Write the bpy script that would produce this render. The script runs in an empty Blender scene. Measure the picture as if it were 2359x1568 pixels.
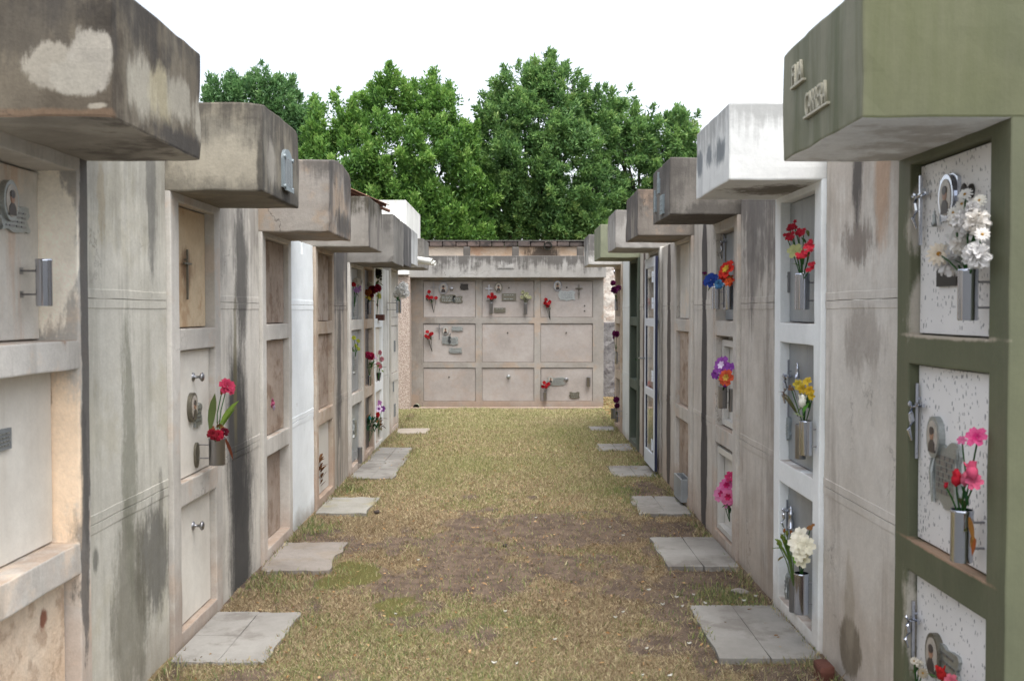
import bpy, bmesh, math, random
import numpy as np
from mathutils import Vector, Matrix, noise as mnoise

R = math.radians
scene = bpy.context.scene
COL = scene.collection
random.seed(7)

# ---------------------------------------------------------------- camera
F = 2400.0            # focal length of the photograph in its 2358-wide view
CX, CY = 1179.0, 784.0
EYE = 1.62
TH = math.atan(67.0 / F)
cam_d = bpy.data.cameras.new('camera')
cam_d.sensor_width = 36.0
cam_d.lens = F / 2358.0 * 36.0
cam_d.clip_end = 500.0
cam_d.clip_start = 0.05
cam = bpy.data.objects.new('camera', cam_d)
COL.objects.link(cam)
cam.location = (0, 0, EYE)
cam_d.dof.use_dof = True
cam_d.dof.focus_distance = 14.0
cam_d.dof.aperture_fstop = 6.3
cam.rotation_euler = (R(90) - TH, 0, 0)
scene.camera = cam


def ray(px, py):
    a = (px - CX) / F
    b = (CY - py) / F
    return Vector((a, math.cos(TH) + b * math.sin(TH), -math.sin(TH) + b * math.cos(TH)))


def on_x(px, py, X):
    d = ray(px, py)
    s = X / d.x
    return Vector((X, d.y * s, EYE + d.z * s))


def on_y(px, py, Y):
    d = ray(px, py)
    s = Y / d.y
    return Vector((d.x * s, Y, EYE + d.z * s))


def on_ground(px, py, z=0.0):
    d = ray(px, py)
    s = (z - EYE) / d.z
    return Vector((d.x * s, d.y * s, z))


XL, XR = -1.59, 1.45      # the two facades
LEFT, RIGHT = -1, 1


def wx(side, e):
    """x of a plane e metres out of the facade, towards the path"""
    return XL + e if side == LEFT else XR - e


def on_wall(side, px, py, e=0.0):
    return on_x(px, py, wx(side, e))


# ---------------------------------------------------------------- object helpers
def tag(o, label=None, cat=None, group=None, kind=None):
    if label:
        o['label'] = label
    if cat:
        o['category'] = cat
    if group:
        o['group'] = group
    if kind:
        o['kind'] = kind
    return o


def empty(name, loc, label, cat, group=None):
    o = bpy.data.objects.new(name, None)
    o.empty_display_size = 0.1
    COL.objects.link(o)
    o.location = loc
    return tag(o, label, cat, group)


def world_origin(o):
    v = Vector(o.location)
    p = o.parent
    while p:
        v = v + Vector(p.location)
        p = p.parent
    return v


def link_mesh(name, me, mats, parent=None, origin=None, smooth=False):
    """mesh data is in world coordinates; it is moved to the thing's own origin"""
    for m in (mats if isinstance(mats, (list, tuple)) else [mats]):
        me.materials.append(m)
    o = bpy.data.objects.new(name, me)
    COL.objects.link(o)
    if parent:
        o.parent = parent
        me.transform(Matrix.Translation(-world_origin(parent)))
    elif origin is not None:
        me.transform(Matrix.Translation(-Vector(origin)))
        o.location = origin
    if smooth:
        me.polygons.foreach_set('use_smooth', [True] * len(me.polygons))
    return o


class MB:
    """collects simple shapes into one mesh"""

    def __init__(s):
        s.v, s.f, s.m = [], [], []

    def add(s, vs, fs, mi=0):
        b = len(s.v)
        s.v += [tuple(v) for v in vs]
        s.f += [tuple(i + b for i in f) for f in fs]
        s.m += [mi] * len(fs)

    def box(s, x0, x1, y0, y1, z0, z1, mi=0):
        x0, x1 = sorted((x0, x1)); y0, y1 = sorted((y0, y1)); z0, z1 = sorted((z0, z1))
        s.add([(x0, y0, z0), (x1, y0, z0), (x1, y1, z0), (x0, y1, z0), (x0, y0, z1), (x1, y0, z1), (x1, y1, z1), (x0, y1, z1)],
              [(0, 3, 2, 1), (4, 5, 6, 7), (0, 1, 5, 4), (1, 2, 6, 5), (2, 3, 7, 6), (3, 0, 4, 7)], mi)

    def obox(s, c, ax, ay, az, hx, hy, hz, mi=0):
        vs = []
        for k in (-1, 1):
            for j, i in ((-1, -1), (-1, 1), (1, 1), (1, -1)):
                vs.append(c + ax * (i * hx) + ay * (j * hy) + az * (k * hz))
        s.add(vs, [(0, 3, 2, 1), (4, 5, 6, 7), (0, 1, 5, 4), (1, 2, 6, 5), (2, 3, 7, 6), (3, 0, 4, 7)], mi)

    def tube(s, pts, rad, n=8, mi=0, cap=True):
        pts = [Vector(p) for p in pts]
        rads = rad if isinstance(rad, (list, tuple)) else [rad] * len(pts)
        vs, fs = [], []
        for i, p in enumerate(pts):
            d = (pts[min(i + 1, len(pts) - 1)] - pts[max(i - 1, 0)]).normalized()
            a = d.cross(Vector((0, 0, 1)))
            if a.length < 1e-3:
                a = d.cross(Vector((1, 0, 0)))
            a.normalize()
            b = d.cross(a)
            for k in range(n):
                t = 2 * math.pi * k / n
                vs.append(p + (a * math.cos(t) + b * math.sin(t)) * rads[i])
        for i in range(len(pts) - 1):
            for k in range(n):
                k2 = (k + 1) % n
                fs.append((i * n + k, i * n + k2, (i + 1) * n + k2, (i + 1) * n + k))
        if cap:
            fs.append(tuple(range(n)))
            fs.append(tuple((len(pts) - 1) * n + k for k in reversed(range(n))))
        s.add(vs, fs, mi)

    def lathe(s, c, prof, axis=None, n=24, mi=0):
        """prof: (radius, height along axis)"""
        az = Vector(axis or (0, 0, 1)).normalized()
        ax = az.cross(Vector((0, 1, 0)))
        if ax.length < 1e-3:
            ax = az.cross(Vector((1, 0, 0)))
        ax.normalize()
        ay = az.cross(ax)
        vs, fs = [], []
        for r, h in prof:
            for k in range(n):
                t = 2 * math.pi * k / n
                vs.append(c + az * h + (ax * math.cos(t) + ay * math.sin(t)) * r)
        for i in range(len(prof) - 1):
            for k in range(n):
                k2 = (k + 1) % n
                fs.append((i * n + k, i * n + k2, (i + 1) * n + k2, (i + 1) * n + k))
        s.add(vs, fs, mi)

    def prism(s, outline, c, u, v, w, th, mi=0):
        """outline in (u, v) metres, extruded from c along w by th"""
        n = len(outline)
        vs = [c + u * a + v * b for a, b in outline] + [c + u * a + v * b + w * th for a, b in outline]
        fs = [tuple(reversed(range(n))), tuple(range(n, 2 * n))]
        for i in range(n):
            j = (i + 1) % n
            fs.append((i, j, n + j, n + i))
        s.add(vs, fs, mi)

    def build(s, name, mats, parent=None, origin=None, smooth=False, bevel=0, fix=True):
        me = bpy.data.meshes.new(name)
        me.from_pydata(s.v, [], s.f)
        me.polygons.foreach_set('material_index', s.m)
        if fix or bevel:
            bm = bmesh.new()
            bm.from_mesh(me)
            bmesh.ops.recalc_face_normals(bm, faces=bm.faces)
            if bevel:
                ed = [e for e in bm.edges if len(e.link_faces) == 2 and e.calc_face_angle(0) > 0.6]
                bmesh.ops.bevel(bm, geom=ed, offset=bevel, segments=2, affect='EDGES', profile=0.6, clamp_overlap=True)
            bm.to_mesh(me)
            bm.free()
        me.update()
        return link_mesh(name, me, mats, parent, origin, smooth)


def split(vals, step):
    out = []
    for a, b in zip(vals[:-1], vals[1:]):
        n = max(1, int(math.ceil((b - a) / step)))
        out += [a + (b - a) * i / n for i in range(n)]
    return out + [vals[-1]]


def block_mesh(name, es, ts, zs, empty_cell, to_world, bevel=0.008, rough=0.003, step=0.16, zfun=None, rs=6.0, chip=0.0):
    """a solid made of grid cells (e, t, z); empty_cell(e, t, z) cuts openings; one closed skin, worn edges"""
    E, T, Z = split(es, 1.2), split(ts, step), split(zs, step)
    if chip:
        E = E[:-2] + split([E[-2], -0.25], 1.0)[:-1] + split([-0.25, E[-1]], step)
    ne, nt, nz = len(E) - 1, len(T) - 1, len(Z) - 1

    def solid(i, j, k):
        if i < 0 or j < 0 or k < 0 or i >= ne or j >= nt or k >= nz:
            return False
        return not empty_cell((E[i] + E[i + 1]) / 2, (T[j] + T[j + 1]) / 2, (Z[k] + Z[k + 1]) / 2)

    bm = bmesh.new()
    cache = {}

    def vert(i, j, k):
        if (i, j, k) not in cache:
            e, t, z = E[i], T[j], Z[k]
            if zfun:
                z = zfun(e, t, z)
            cache[(i, j, k)] = bm.verts.new(to_world(e, t, z))
        return cache[(i, j, k)]

    for i in range(ne):
        for j in range(nt):
            for k in range(nz):
                if not solid(i, j, k):
                    continue
                quads = []
                if not solid(i - 1, j, k):
                    quads.append([(i, j, k), (i, j, k + 1), (i, j + 1, k + 1), (i, j + 1, k)])
                if not solid(i + 1, j, k):
                    quads.append([(i + 1, j, k), (i + 1, j + 1, k), (i + 1, j + 1, k + 1), (i + 1, j, k + 1)])
                if not solid(i, j - 1, k):
                    quads.append([(i, j, k), (i + 1, j, k), (i + 1, j, k + 1), (i, j, k + 1)])
                if not solid(i, j + 1, k):
                    quads.append([(i, j + 1, k), (i, j + 1, k + 1), (i + 1, j + 1, k + 1), (i + 1, j + 1, k)])
                if not solid(i, j, k - 1):
                    quads.append([(i, j, k), (i, j + 1, k), (i + 1, j + 1, k), (i + 1, j, k)])
                if not solid(i, j, k + 1):
                    quads.append([(i, j, k + 1), (i + 1, j, k + 1), (i + 1, j + 1, k + 1), (i, j + 1, k + 1)])
                for q in quads:
                    try:
                        bm.faces.new([vert(*p) for p in q])
                    except ValueError:
                        pass
    bmesh.ops.recalc_face_normals(bm, faces=bm.faces)
    if bevel:
        ed = [e for e in bm.edges if len(e.link_faces) == 2 and e.calc_face_angle(0) > 0.6]
        bmesh.ops.bevel(bm, geom=ed, offset=bevel, segments=2, affect='EDGES', profile=0.6, clamp_overlap=True)
    if rough:
        for v in bm.verts:
            p = v.co * rs
            v.co += Vector((mnoise.noise(p), mnoise.noise(p + Vector((31, 7, 3))), mnoise.noise(p + Vector((5, 47, 11))))) * rough
    if chip:
        lo = Vector([min(v.co[i] for v in bm.verts) for i in range(3)])
        hi = Vector([max(v.co[i] for v in bm.verts) for i in range(3)])
        for v in bm.verts:
            near = [i for i in range(3) if v.co[i] - lo[i] < 0.016 or hi[i] - v.co[i] < 0.016]
            if len(near) >= 2:
                a = max(0.0, mnoise.noise(v.co * 5.0 + Vector((3, 9, 1))) * 0.8 + mnoise.noise(v.co * 19.0) * 0.6 - 0.12) * chip
                for i in near:
                    v.co[i] += a if v.co[i] < (lo[i] + hi[i]) / 2 else -a
    me = bpy.data.meshes.new(name)
    bm.to_mesh(me)
    bm.free()
    return me


# ---------------------------------------------------------------- materials
def srgb(r, g, b):
    def f(c):
        c /= 255.0
        return c / 12.92 if c <= 0.04045 else ((c + 0.055) / 1.055) ** 2.4
    return (f(r), f(g), f(b), 1.0)


class NT:
    def __init__(s, name):
        s.mat = bpy.data.materials.new(name)
        s.mat.use_nodes = True
        s.t = s.mat.node_tree
        s.t.nodes.clear()
        s.out = s.t.nodes.new('ShaderNodeOutputMaterial')
        s.pos = None

    def put(s, sock, v):
        if isinstance(v, bpy.types.NodeSocket):
            s.t.links.new(v, sock)
        elif v is not None:
            if isinstance(v, tuple) and len(v) == 3 and len(sock.default_value) == 4:
                v = v + (1.0,)
            sock.default_value = v

    def P(s):
        if s.pos is None:
            s.pos = s.t.nodes.new('ShaderNodeNewGeometry').outputs['Position']
        return s.pos

    def math(s, op, a, b=None, clamp=False):
        n = s.t.nodes.new('ShaderNodeMath')
        n.operation = op
        n.use_clamp = clamp
        s.put(n.inputs[0], a)
        if b is not None:
            s.put(n.inputs[1], b)
        return n.outputs[0]

    def vmath(s, op, a, b=None):
        n = s.t.nodes.new('ShaderNodeVectorMath')
        n.operation = op
        s.put(n.inputs[0], a)
        if b is not None:
            s.put(n.inputs[1], b)
        return n.outputs['Value'] if op in ('LENGTH', 'DOT_PRODUCT') else n.outputs['Vector']

    def mix(s, fac, a, b, blend='MIX'):
        n = s.t.nodes.new('ShaderNodeMix')
        n.data_type = 'RGBA'
        n.blend_type = blend
        n.clamp_factor = True
        s.put(n.inputs[0], fac)
        s.put(n.inputs[6], a)
        s.put(n.inputs[7], b)
        return n.outputs[2]

    def noise(s, scale, detail=4, rough=0.55, off=(0, 0, 0), sc3=None, color=False, src=None):
        v = s.vmath('ADD', src or s.P(), off)
        if sc3:
            v = s.vmath('MULTIPLY', v, sc3)
        n = s.t.nodes.new('ShaderNodeTexNoise')
        s.put(n.inputs['Vector'], v)
        n.inputs['Scale'].default_value = scale
        n.inputs['Detail'].default_value = detail
        n.inputs['Roughness'].default_value = rough
        return n.outputs['Color'] if color else n.outputs['Fac']

    def step(s, v, lo, hi):
        n = s.t.nodes.new('ShaderNodeMapRange')
        n.interpolation_type = 'SMOOTHSTEP'
        s.put(n.inputs[0], v)
        n.inputs[1].default_value = lo
        n.inputs[2].default_value = hi
        return n.outputs[0]

    def z(s):
        n = s.t.nodes.new('ShaderNodeSeparateXYZ')
        s.put(n.inputs[0], s.P())
        return n.outputs

    def shader(s, color, rough=0.85, metallic=0.0, bump=None, bump_d=0.004, spec=0.3, bump_s=0.6):
        b = s.t.nodes.new('ShaderNodeBsdfPrincipled')
        s.put(b.inputs['Base Color'], color)
        s.put(b.inputs['Roughness'], rough)
        s.put(b.inputs['Metallic'], metallic)
        b.inputs['Specular IOR Level'].default_value = spec
        if bump is not None:
            n = s.t.nodes.new('ShaderNodeBump')
            n.inputs['Strength'].default_value = bump_s
            n.inputs['Distance'].default_value = bump_d
            s.put(n.inputs['Height'], bump)
            s.t.links.new(n.outputs[0], b.inputs['Normal'])
        s.t.links.new(b.outputs[0], s.out.inputs[0])
        return b


_seed = [0]


def neut(c, k=0.34, v=1.0):
    y = 0.3 * c[0] + 0.59 * c[1] + 0.11 * c[2]
    return tuple((a + (y * q - a) * k) * v for a, q in zip(c[:3], (1.015, 1.0, 0.945))) + (1.0,)


def dk(c):
    """mould and soot are nearly black up close"""
    y = 0.3 * c[0] + 0.59 * c[1] + 0.11 * c[2]
    f = 0.74 if y < 0.13 else (0.74 + 0.26 * min(1, (y - 0.13) / 0.10))
    return tuple(a * f for a in c[:3]) + (1.0,)


def concrete(name, c1, c2, streak=None, soot=None, mud=None, peel=None, blotch=None, patches=(), grain=0.16, bump=0.003, rough=0.88,
             brush=None, sat=0.42, val=1.0, ledge=None, crack=0.0):
    """weathered cement or painted render.
    streak=(colour, amount, lo, hi)  vertical run-off streaks
    soot=(colour, z_lo, z_hi, amount) mould growing down from a top edge
    mud=(colour, height, amount)     splash-back above the ground
    peel=(colour under the paint, threshold, scale)
    blotch=(colour, amount, scale)   irregular patches
    patches=[(centre, radii, colour, strength, ragged)]  single stains"""
    _seed[0] += 1
    k = _seed[0] * 3.71
    n = NT(name)
    soot = soot and (dk(soot[0]),) + tuple(soot[1:])
    patches = [(p[0], p[1], dk(p[2]), p[3], p[4]) for p in patches]
    mud = mud and (neut(mud[0], 0.4),) + tuple(mud[1:])
    ledge = ledge and neut(ledge, 0.35)
    if sat:
        c1, c2 = neut(c1, sat), neut(c2, sat)
    big = n.noise(1.7, 5, 0.6, (k, 0, k))
    col = n.mix(n.step(big, 0.36, 0.66), c1, c2)
    if blotch:
        b = n.noise(blotch[2], 6, 0.65, (0, k, 3 * k))
        col = n.mix(n.math('MULTIPLY', n.step(b, 0.5, 0.62), blotch[1]), col, blotch[0])
    if streak:
        st = n.noise(1.0, 6, 0.66, (k, 2 * k, 0), (5.2, 5.2, 0.5))
        fine = n.noise(1.0, 5, 0.65, (2 * k, k, 0), (30.0, 30.0, 2.4))
        st = n.math('ADD', st, n.math('MULTIPLY', n.math('SUBTRACT', fine, 0.5), 0.28))
        cut = n.noise(1.3, 4, 0.6, (k * 2, 9, k))
        m = n.math('MULTIPLY', n.step(st, streak[2] - 0.02, streak[3] + 0.03), n.step(cut, 0.30, 0.54))
        side = n.t.nodes.new('ShaderNodeSeparateXYZ')
        n.put(side.inputs[0], n.t.nodes.new('ShaderNodeNewGeometry').outputs['True Normal'])
        m = n.math('MULTIPLY', m, n.math('ADD', n.math('MULTIPLY', n.math('ABSOLUTE', side.outputs[0]), 0.75), 0.25))
        col = n.mix(n.math('MULTIPLY', m, streak[1]), col, streak[0])
    if soot:
        zz = n.z()[2]
        run = n.noise(1.0, 6, 0.7, (k, k, 0), (13.0, 13.0, 0.9))
        blo = n.noise(5.0, 5, 0.65, (k, 4, 0))
        mixn = n.math('ADD', n.math('MULTIPLY', n.step(run, 0.3, 0.7), 0.6), n.math('MULTIPLY', n.step(blo, 0.3, 0.7), 0.5))
        h = n.math('ADD', zz, n.math('MULTIPLY', n.math('SUBTRACT', mixn, 0.5), (soot[2] - soot[1]) * 1.7))
        lo, hi = soot[1], soot[2]
        col = n.mix(n.math('MULTIPLY', n.step(h, lo, hi), soot[3]), col, soot[0])
    if mud:
        zz = n.z()[2]
        mn = n.noise(3.0, 6, 0.65, (k, k, k))
        h = n.math('SUBTRACT', zz, n.math('MULTIPLY', n.math('SUBTRACT', mn, 0.5), mud[1] * 2.2))
        m = n.math('SUBTRACT', 1.0, n.step(h, 0.0, mud[1]))
        col = n.mix(n.math('MULTIPLY', m, mud[2]), col, mud[0])
    height = None
    if peel:
        pn = n.noise(peel[2], 7, 0.62, (k, 5, k), (1.0, 1.0, 0.45))
        m = n.step(pn, peel[1], peel[1] + 0.015)
        col = n.mix(m, col, peel[0])
        height = n.math('MULTIPLY', m, -0.6)
    for (c, rad, pc, strength, ragged) in patches:
        d = n.vmath('SUBTRACT', n.P(), tuple(c))
        d = n.vmath('DIVIDE', d, tuple(rad))
        s_ = 0.5 / max(0.05, min(rad[1], rad[2], 0.3))
        wv = n.vmath('SUBTRACT', n.noise(1.0, 6, 0.7, (k, 0, 0), (s_ * 1.6, s_ * 1.6, s_ * 0.75), color=True), (0.5, 0.5, 0.5))
        d = n.vmath('ADD', d, n.vmath('MULTIPLY', wv, (ragged * 1.5,) * 3))
        fine = n.noise(1.0, 5, 0.65, (0, k, 0), (42.0, 42.0, 3.0))
        grit = n.noise(60.0, 3, 0.6)
        L = n.math('ADD', n.vmath('LENGTH', d), n.math('MULTIPLY', n.math('SUBTRACT', n.math('ADD', fine, n.math('MULTIPLY', grit, 0.4)), 0.7), 0.55 * min(1.4, ragged)))
        m = n.math('SUBTRACT', 1.0, n.step(L, 0.80 if ragged < 0.8 else 0.56, 1.04 if ragged < 0.8 else 1.2))
        col = n.mix(n.math('MULTIPLY', m, strength), col, pc)
    if crack:
        vc = n.t.nodes.new('ShaderNodeTexVoronoi')
        vc.feature = 'DISTANCE_TO_EDGE'
        vc.inputs['Scale'].default_value = 1.5
        n.put(vc.inputs['Vector'], n.vmath('ADD', n.vmath('ADD', n.P(), (k, k, 0.0)), n.vmath('MULTIPLY', n.noise(4.0, 6, 0.65, color=True), (0.5, 0.5, 0.5))))
        m = n.math('MULTIPLY', n.math('SUBTRACT', 1.0, n.step(vc.outputs['Distance'], 0.002, 0.010)), n.step(n.noise(1.4, 3, 0.5, (k, 3, 3)), 0.50, 0.62))
        col = n.mix(n.math('MULTIPLY', m, crack), col, srgb(70, 64, 58))
    if ledge:
        nz_ = n.t.nodes.new('ShaderNodeSeparateXYZ')
        n.put(nz_.inputs[0], n.t.nodes.new('ShaderNodeNewGeometry').outputs['True Normal'])
        m = n.math('MULTIPLY', n.step(nz_.outputs[2], 0.5, 0.9), n.step(n.noise(7.0, 5, 0.6), 0.25, 0.6))
        col = n.mix(n.math('MULTIPLY', m, 0.75), col, ledge)
    g = n.noise(95.0, 3, 0.6, (k, k, 0))
    g2 = n.noise(22.0, 5, 0.65, (0, k, 0))
    gg = n.math('ADD', n.math('MULTIPLY', n.math('SUBTRACT', g, 0.5), grain * 1.6), n.math('MULTIPLY', n.math('SUBTRACT', g2, 0.5), grain * 1.7))
    g3 = n.noise(2.6, 7, 0.68, (k, 2 * k, 3))
    gg = n.math('ADD', gg, n.math('MULTIPLY', n.math('SUBTRACT', g3, 0.5), min(0.55, grain * 3.4)))
    n2 = n.t.nodes.new('ShaderNodeHueSaturation')
    n.put(n2.inputs['Color'], col)
    n.put(n2.inputs['Value'], n.math('MULTIPLY', n.math('ADD', gg, 1.0), val))
    col = n2.outputs[0]
    hb = n.math('ADD', n.math('MULTIPLY', g, 0.35), n.math('MULTIPLY', g2, 0.9))
    if height is not None:
        hb = n.math('ADD', hb, height)
    if brush:
        hb = n.math('ADD', hb, n.math('MULTIPLY', n.noise(1.0, 4, 0.6, (k, 0, 0), (70.0, 70.0, 5.0)), brush))
    n.shader(col, rough, 0.0, hb, bump)
    return n.mat


def plain(name, c, rough=0.6, metallic=0.0, var=0.12, scale=30.0, bump=None, spec=0.4, trans=0.0):
    n = NT(name)
    nz = n.noise(scale, 4, 0.6)
    h = n.t.nodes.new('ShaderNodeHueSaturation')
    n.put(h.inputs['Color'], c)
    n.put(h.inputs['Value'], n.math('ADD', n.math('MULTIPLY', n.math('SUBTRACT', nz, 0.5), var * 3), 1.0))
    b = n.shader(h.outputs[0], rough, metallic, nz if bump else None, bump or 0.001, spec)
    if trans:
        tr = n.t.nodes.new('ShaderNodeBsdfTranslucent')
        n.t.links.new(h.outputs[0], tr.inputs[0])
        mx = n.t.nodes.new('ShaderNodeMixShader')
        mx.inputs[0].default_value = trans
        n.t.links.new(b.outputs[0], mx.inputs[1])
        n.t.links.new(tr.outputs[0], mx.inputs[2])
        n.t.links.new(mx.outputs[0], n.out.inputs[0])
    return n.mat


def ramp_attr(name, attr, stops, rough=0.6, trans=0.3, spec=0.25):
    n = NT(name)
    a = n.t.nodes.new('ShaderNodeAttribute')
    a.attribute_name = attr
    r = n.t.nodes.new('ShaderNodeValToRGB')
    el = r.color_ramp.elements
    el[0].position, el[0].color = stops[0]
    el[1].position, el[1].color = stops[-1]
    for p, c in stops[1:-1]:
        e = el.new(p)
        e.color = c
    n.t.links.new(a.outputs['Fac'], r.inputs[0])
    b = n.shader(r.outputs[0], rough, 0.0, None, spec=spec)
    tr = n.t.nodes.new('ShaderNodeBsdfTranslucent')
    n.t.links.new(r.outputs[0], tr.inputs[0])
    mx = n.t.nodes.new('ShaderNodeMixShader')
    mx.inputs[0].default_value = trans
    n.t.links.new(b.outputs[0], mx.inputs[1])
    n.t.links.new(tr.outputs[0], mx.inputs[2])
    n.t.links.new(mx.outputs[0], n.out.inputs[0])
    return n.mat

# ---------------------------------------------------------------- palette
DARK = srgb(72, 69, 66)
SOOT = srgb(66, 63, 60)
BROWN = srgb(138, 106, 82)
PALE = srgb(186, 180, 166)
M = {}
pt = on_y
L1Y = 3.035
W1 = lambda x, y: on_wall(LEFT, x, y, 0.43)
PALE1 = srgb(196, 190, 174)
M['roof_patched'] = concrete(
    'sooty_brown_cement', srgb(122, 112, 95), srgb(98, 88, 74), streak=(srgb(150, 142, 126), 0.6, 0.50, 0.62),
    soot=(srgb(84, 80, 76), 2.40, 2.62, 0.85), blotch=(srgb(76, 67, 57), 0.6, 4.0), grain=0.24, bump=0.004, sat=0.1, val=0.72,
    patches=[(pt(60, 60, L1Y), (0.16, 0.04, 0.14), srgb(92, 86, 78), 0.65, 1.6), (pt(230, 40, L1Y), (0.08, 0.04, 0.07), srgb(70, 64, 58), 0.7, 1.2), (pt(150, 262, L1Y), (0.5, 0.04, 0.018), srgb(140, 112, 88), 0.6, 0.9),
             (pt(118, 152, L1Y), (0.095, 0.05, 0.078), srgb(170, 163, 149), 0.9, 0.75),
             (pt(205, 135, L1Y), (0.075, 0.05, 0.10), srgb(176, 170, 158), 0.9, 0.75),
             (pt(168, 178, L1Y), (0.08, 0.05, 0.055), srgb(172, 166, 153), 0.9, 0.75),
             (pt(222, 243, L1Y), (0.030, 0.05, 0.010), srgb(176, 168, 152), 0.9, 1.0),
             (W1(330, 205), (0.06, 0.13, 0.105), PALE1, 0.75, 1.7), (W1(372, 212), (0.06, 0.11, 0.10), srgb(194, 184, 154), 0.75, 1.6), (W1(300, 190), (0.05, 0.03, 0.09), PALE1, 0.7, 1.0),
             (W1(420, 240), (0.06, 0.16, 0.085), PALE1, 0.7, 1.7), (W1(462, 280), (0.05, 0.08, 0.08), PALE1, 0.7, 1.5),
             (W1(420, 330), (0.05, 0.26, 0.05), srgb(84, 80, 76), 0.85, 1.4)], crack=0.7)
M['roof_plain'] = concrete('greenish_grey_cement', srgb(140, 133, 117), srgb(122, 115, 101), streak=(srgb(78, 75, 71), 0.75, 0.50, 0.62),
                           soot=(srgb(82, 77, 72), 2.36, 2.60, 0.75), blotch=(srgb(160, 150, 130), 0.45, 3.0), bump=0.004, grain=0.2,
                           patches=[((-1.35, 4.86, 2.32), (0.3, 0.05, 0.12), srgb(176, 168, 150), 0.7, 1.2), (W1(625, 380), (0.05, 0.10, 0.12), srgb(176, 170, 158), 0.7, 1.2), (pt(600, 390, 4.86), (0.022, 0.06, 0.2), srgb(70, 67, 62), 0.8, 0.9),
                                    (on_wall(LEFT, 660, 470, 0.43), (0.05, 0.36, 0.10), srgb(72, 69, 65), 0.8, 1.4)], sat=0.2, val=0.80, crack=0.7)
M['roof_curved'] = concrete('pale_cement', srgb(160, 150, 138), srgb(148, 132, 116), streak=(srgb(84, 80, 77), 0.8, 0.48, 0.58),
                            soot=(srgb(92, 88, 84), 2.42, 2.64, 0.7), blotch=(srgb(168, 146, 122), 0.6, 3.0), bump=0.005,
                            patches=[(on_wall(LEFT, 790, 520, 0.43), (0.06, 0.42, 0.10), srgb(78, 75, 72), 0.8, 1.4),
                                     (on_wall(LEFT, 800, 440, 0.43), (0.06, 0.16, 0.17), srgb(84, 80, 77), 0.75, 1.2)], val=0.86, crack=0.7)
M['roof_mossy'] = concrete('mossy_top_cement', srgb(156, 147, 135), srgb(140, 131, 119), streak=(srgb(80, 76, 72), 0.8, 0.50, 0.60),
                           soot=(srgb(84, 79, 66), 2.34, 2.56, 0.95), bump=0.004, val=0.88, crack=0.7)
M['roof_grey'] = concrete('flat_grey_cement', srgb(138, 133, 125), srgb(122, 117, 109), streak=(srgb(84, 81, 78), 0.6, 0.50, 0.62),
                          soot=(srgb(86, 82, 78), 2.42, 2.58, 0.6), bump=0.003, val=0.92, crack=0.7)
M['roof_black'] = concrete('soot_black_cement', srgb(98, 95, 95), srgb(80, 78, 78), streak=(srgb(160, 156, 150), 0.55, 0.53, 0.63), bump=0.004, val=0.9)
M['roof_white_old'] = concrete('old_white_paint', srgb(186, 190, 190), srgb(172, 175, 174), streak=(srgb(120, 120, 120), 0.5, 0.50, 0.62),
                               soot=(srgb(120, 118, 116), 2.44, 2.60, 0.5), bump=0.003)
M['white_clean'] = concrete('white_limewash', srgb(226, 226, 220), srgb(214, 214, 207), streak=(srgb(170, 168, 160), 0.25, 0.54, 0.66),
                            soot=(srgb(160, 158, 152), 2.9, 3.06, 0.5), bump=0.002, grain=0.08)
WS = 0.436
M['roof_white_dirty'] = concrete(
    'white_paint_with_smudges', srgb(222, 224, 222), srgb(212, 215, 214), streak=(srgb(168, 170, 170), 0.6, 0.48, 0.62),
    soot=(srgb(140, 140, 138), 2.44, 2.60, 0.65), bump=0.0025, grain=0.08,
    patches=[(on_wall(RIGHT, 1611, 377, WS), (0.08, 0.10, 0.07), srgb(120, 125, 129), 0.9, 1.3),
             (on_wall(RIGHT, 1632, 367, WS), (0.08, 0.10, 0.066), srgb(124, 129, 133), 0.9, 1.3),
             (on_wall(RIGHT, 1658, 349, WS), (0.08, 0.14, 0.072), srgb(118, 124, 128), 0.9, 1.3),
             ((1.35, 5.3, 2.232), (0.26, 0.24, 0.05), srgb(120, 112, 100), 0.9, 1.5)], val=0.94)
M['roof_plaques'] = concrete('brown_grey_cement', srgb(136, 128, 117), srgb(118, 109, 98), streak=(srgb(84, 80, 77), 0.6, 0.50, 0.62),
                             soot=(srgb(88, 83, 79), 2.36, 2.60, 0.6), bump=0.004, grain=0.2,
                             patches=[((1.4, 7.0, 2.27), (0.5, 1.0, 0.07), srgb(98, 93, 87), 0.7, 1.8)], val=0.82, crack=0.7)
M['roof_flaky'] = concrete('flaking_cement', srgb(150, 138, 122), srgb(128, 116, 104), streak=(srgb(82, 78, 77), 0.9, 0.46, 0.56),
                           soot=(srgb(90, 84, 80), 2.36, 2.58, 0.7), blotch=(srgb(170, 142, 118), 0.6, 3.5), bump=0.005, val=0.86, crack=0.7)
M['roof_pale'] = concrete('smooth_pale_cement', srgb(168, 162, 154), srgb(152, 146, 138), streak=(srgb(116, 111, 107), 0.6, 0.52, 0.64),
                          soot=(srgb(118, 113, 108), 2.44, 2.60, 0.6), bump=0.003, val=0.93, crack=0.7)
OL1, OL2 = srgb(106, 109, 84), srgb(98, 101, 79)
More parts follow.
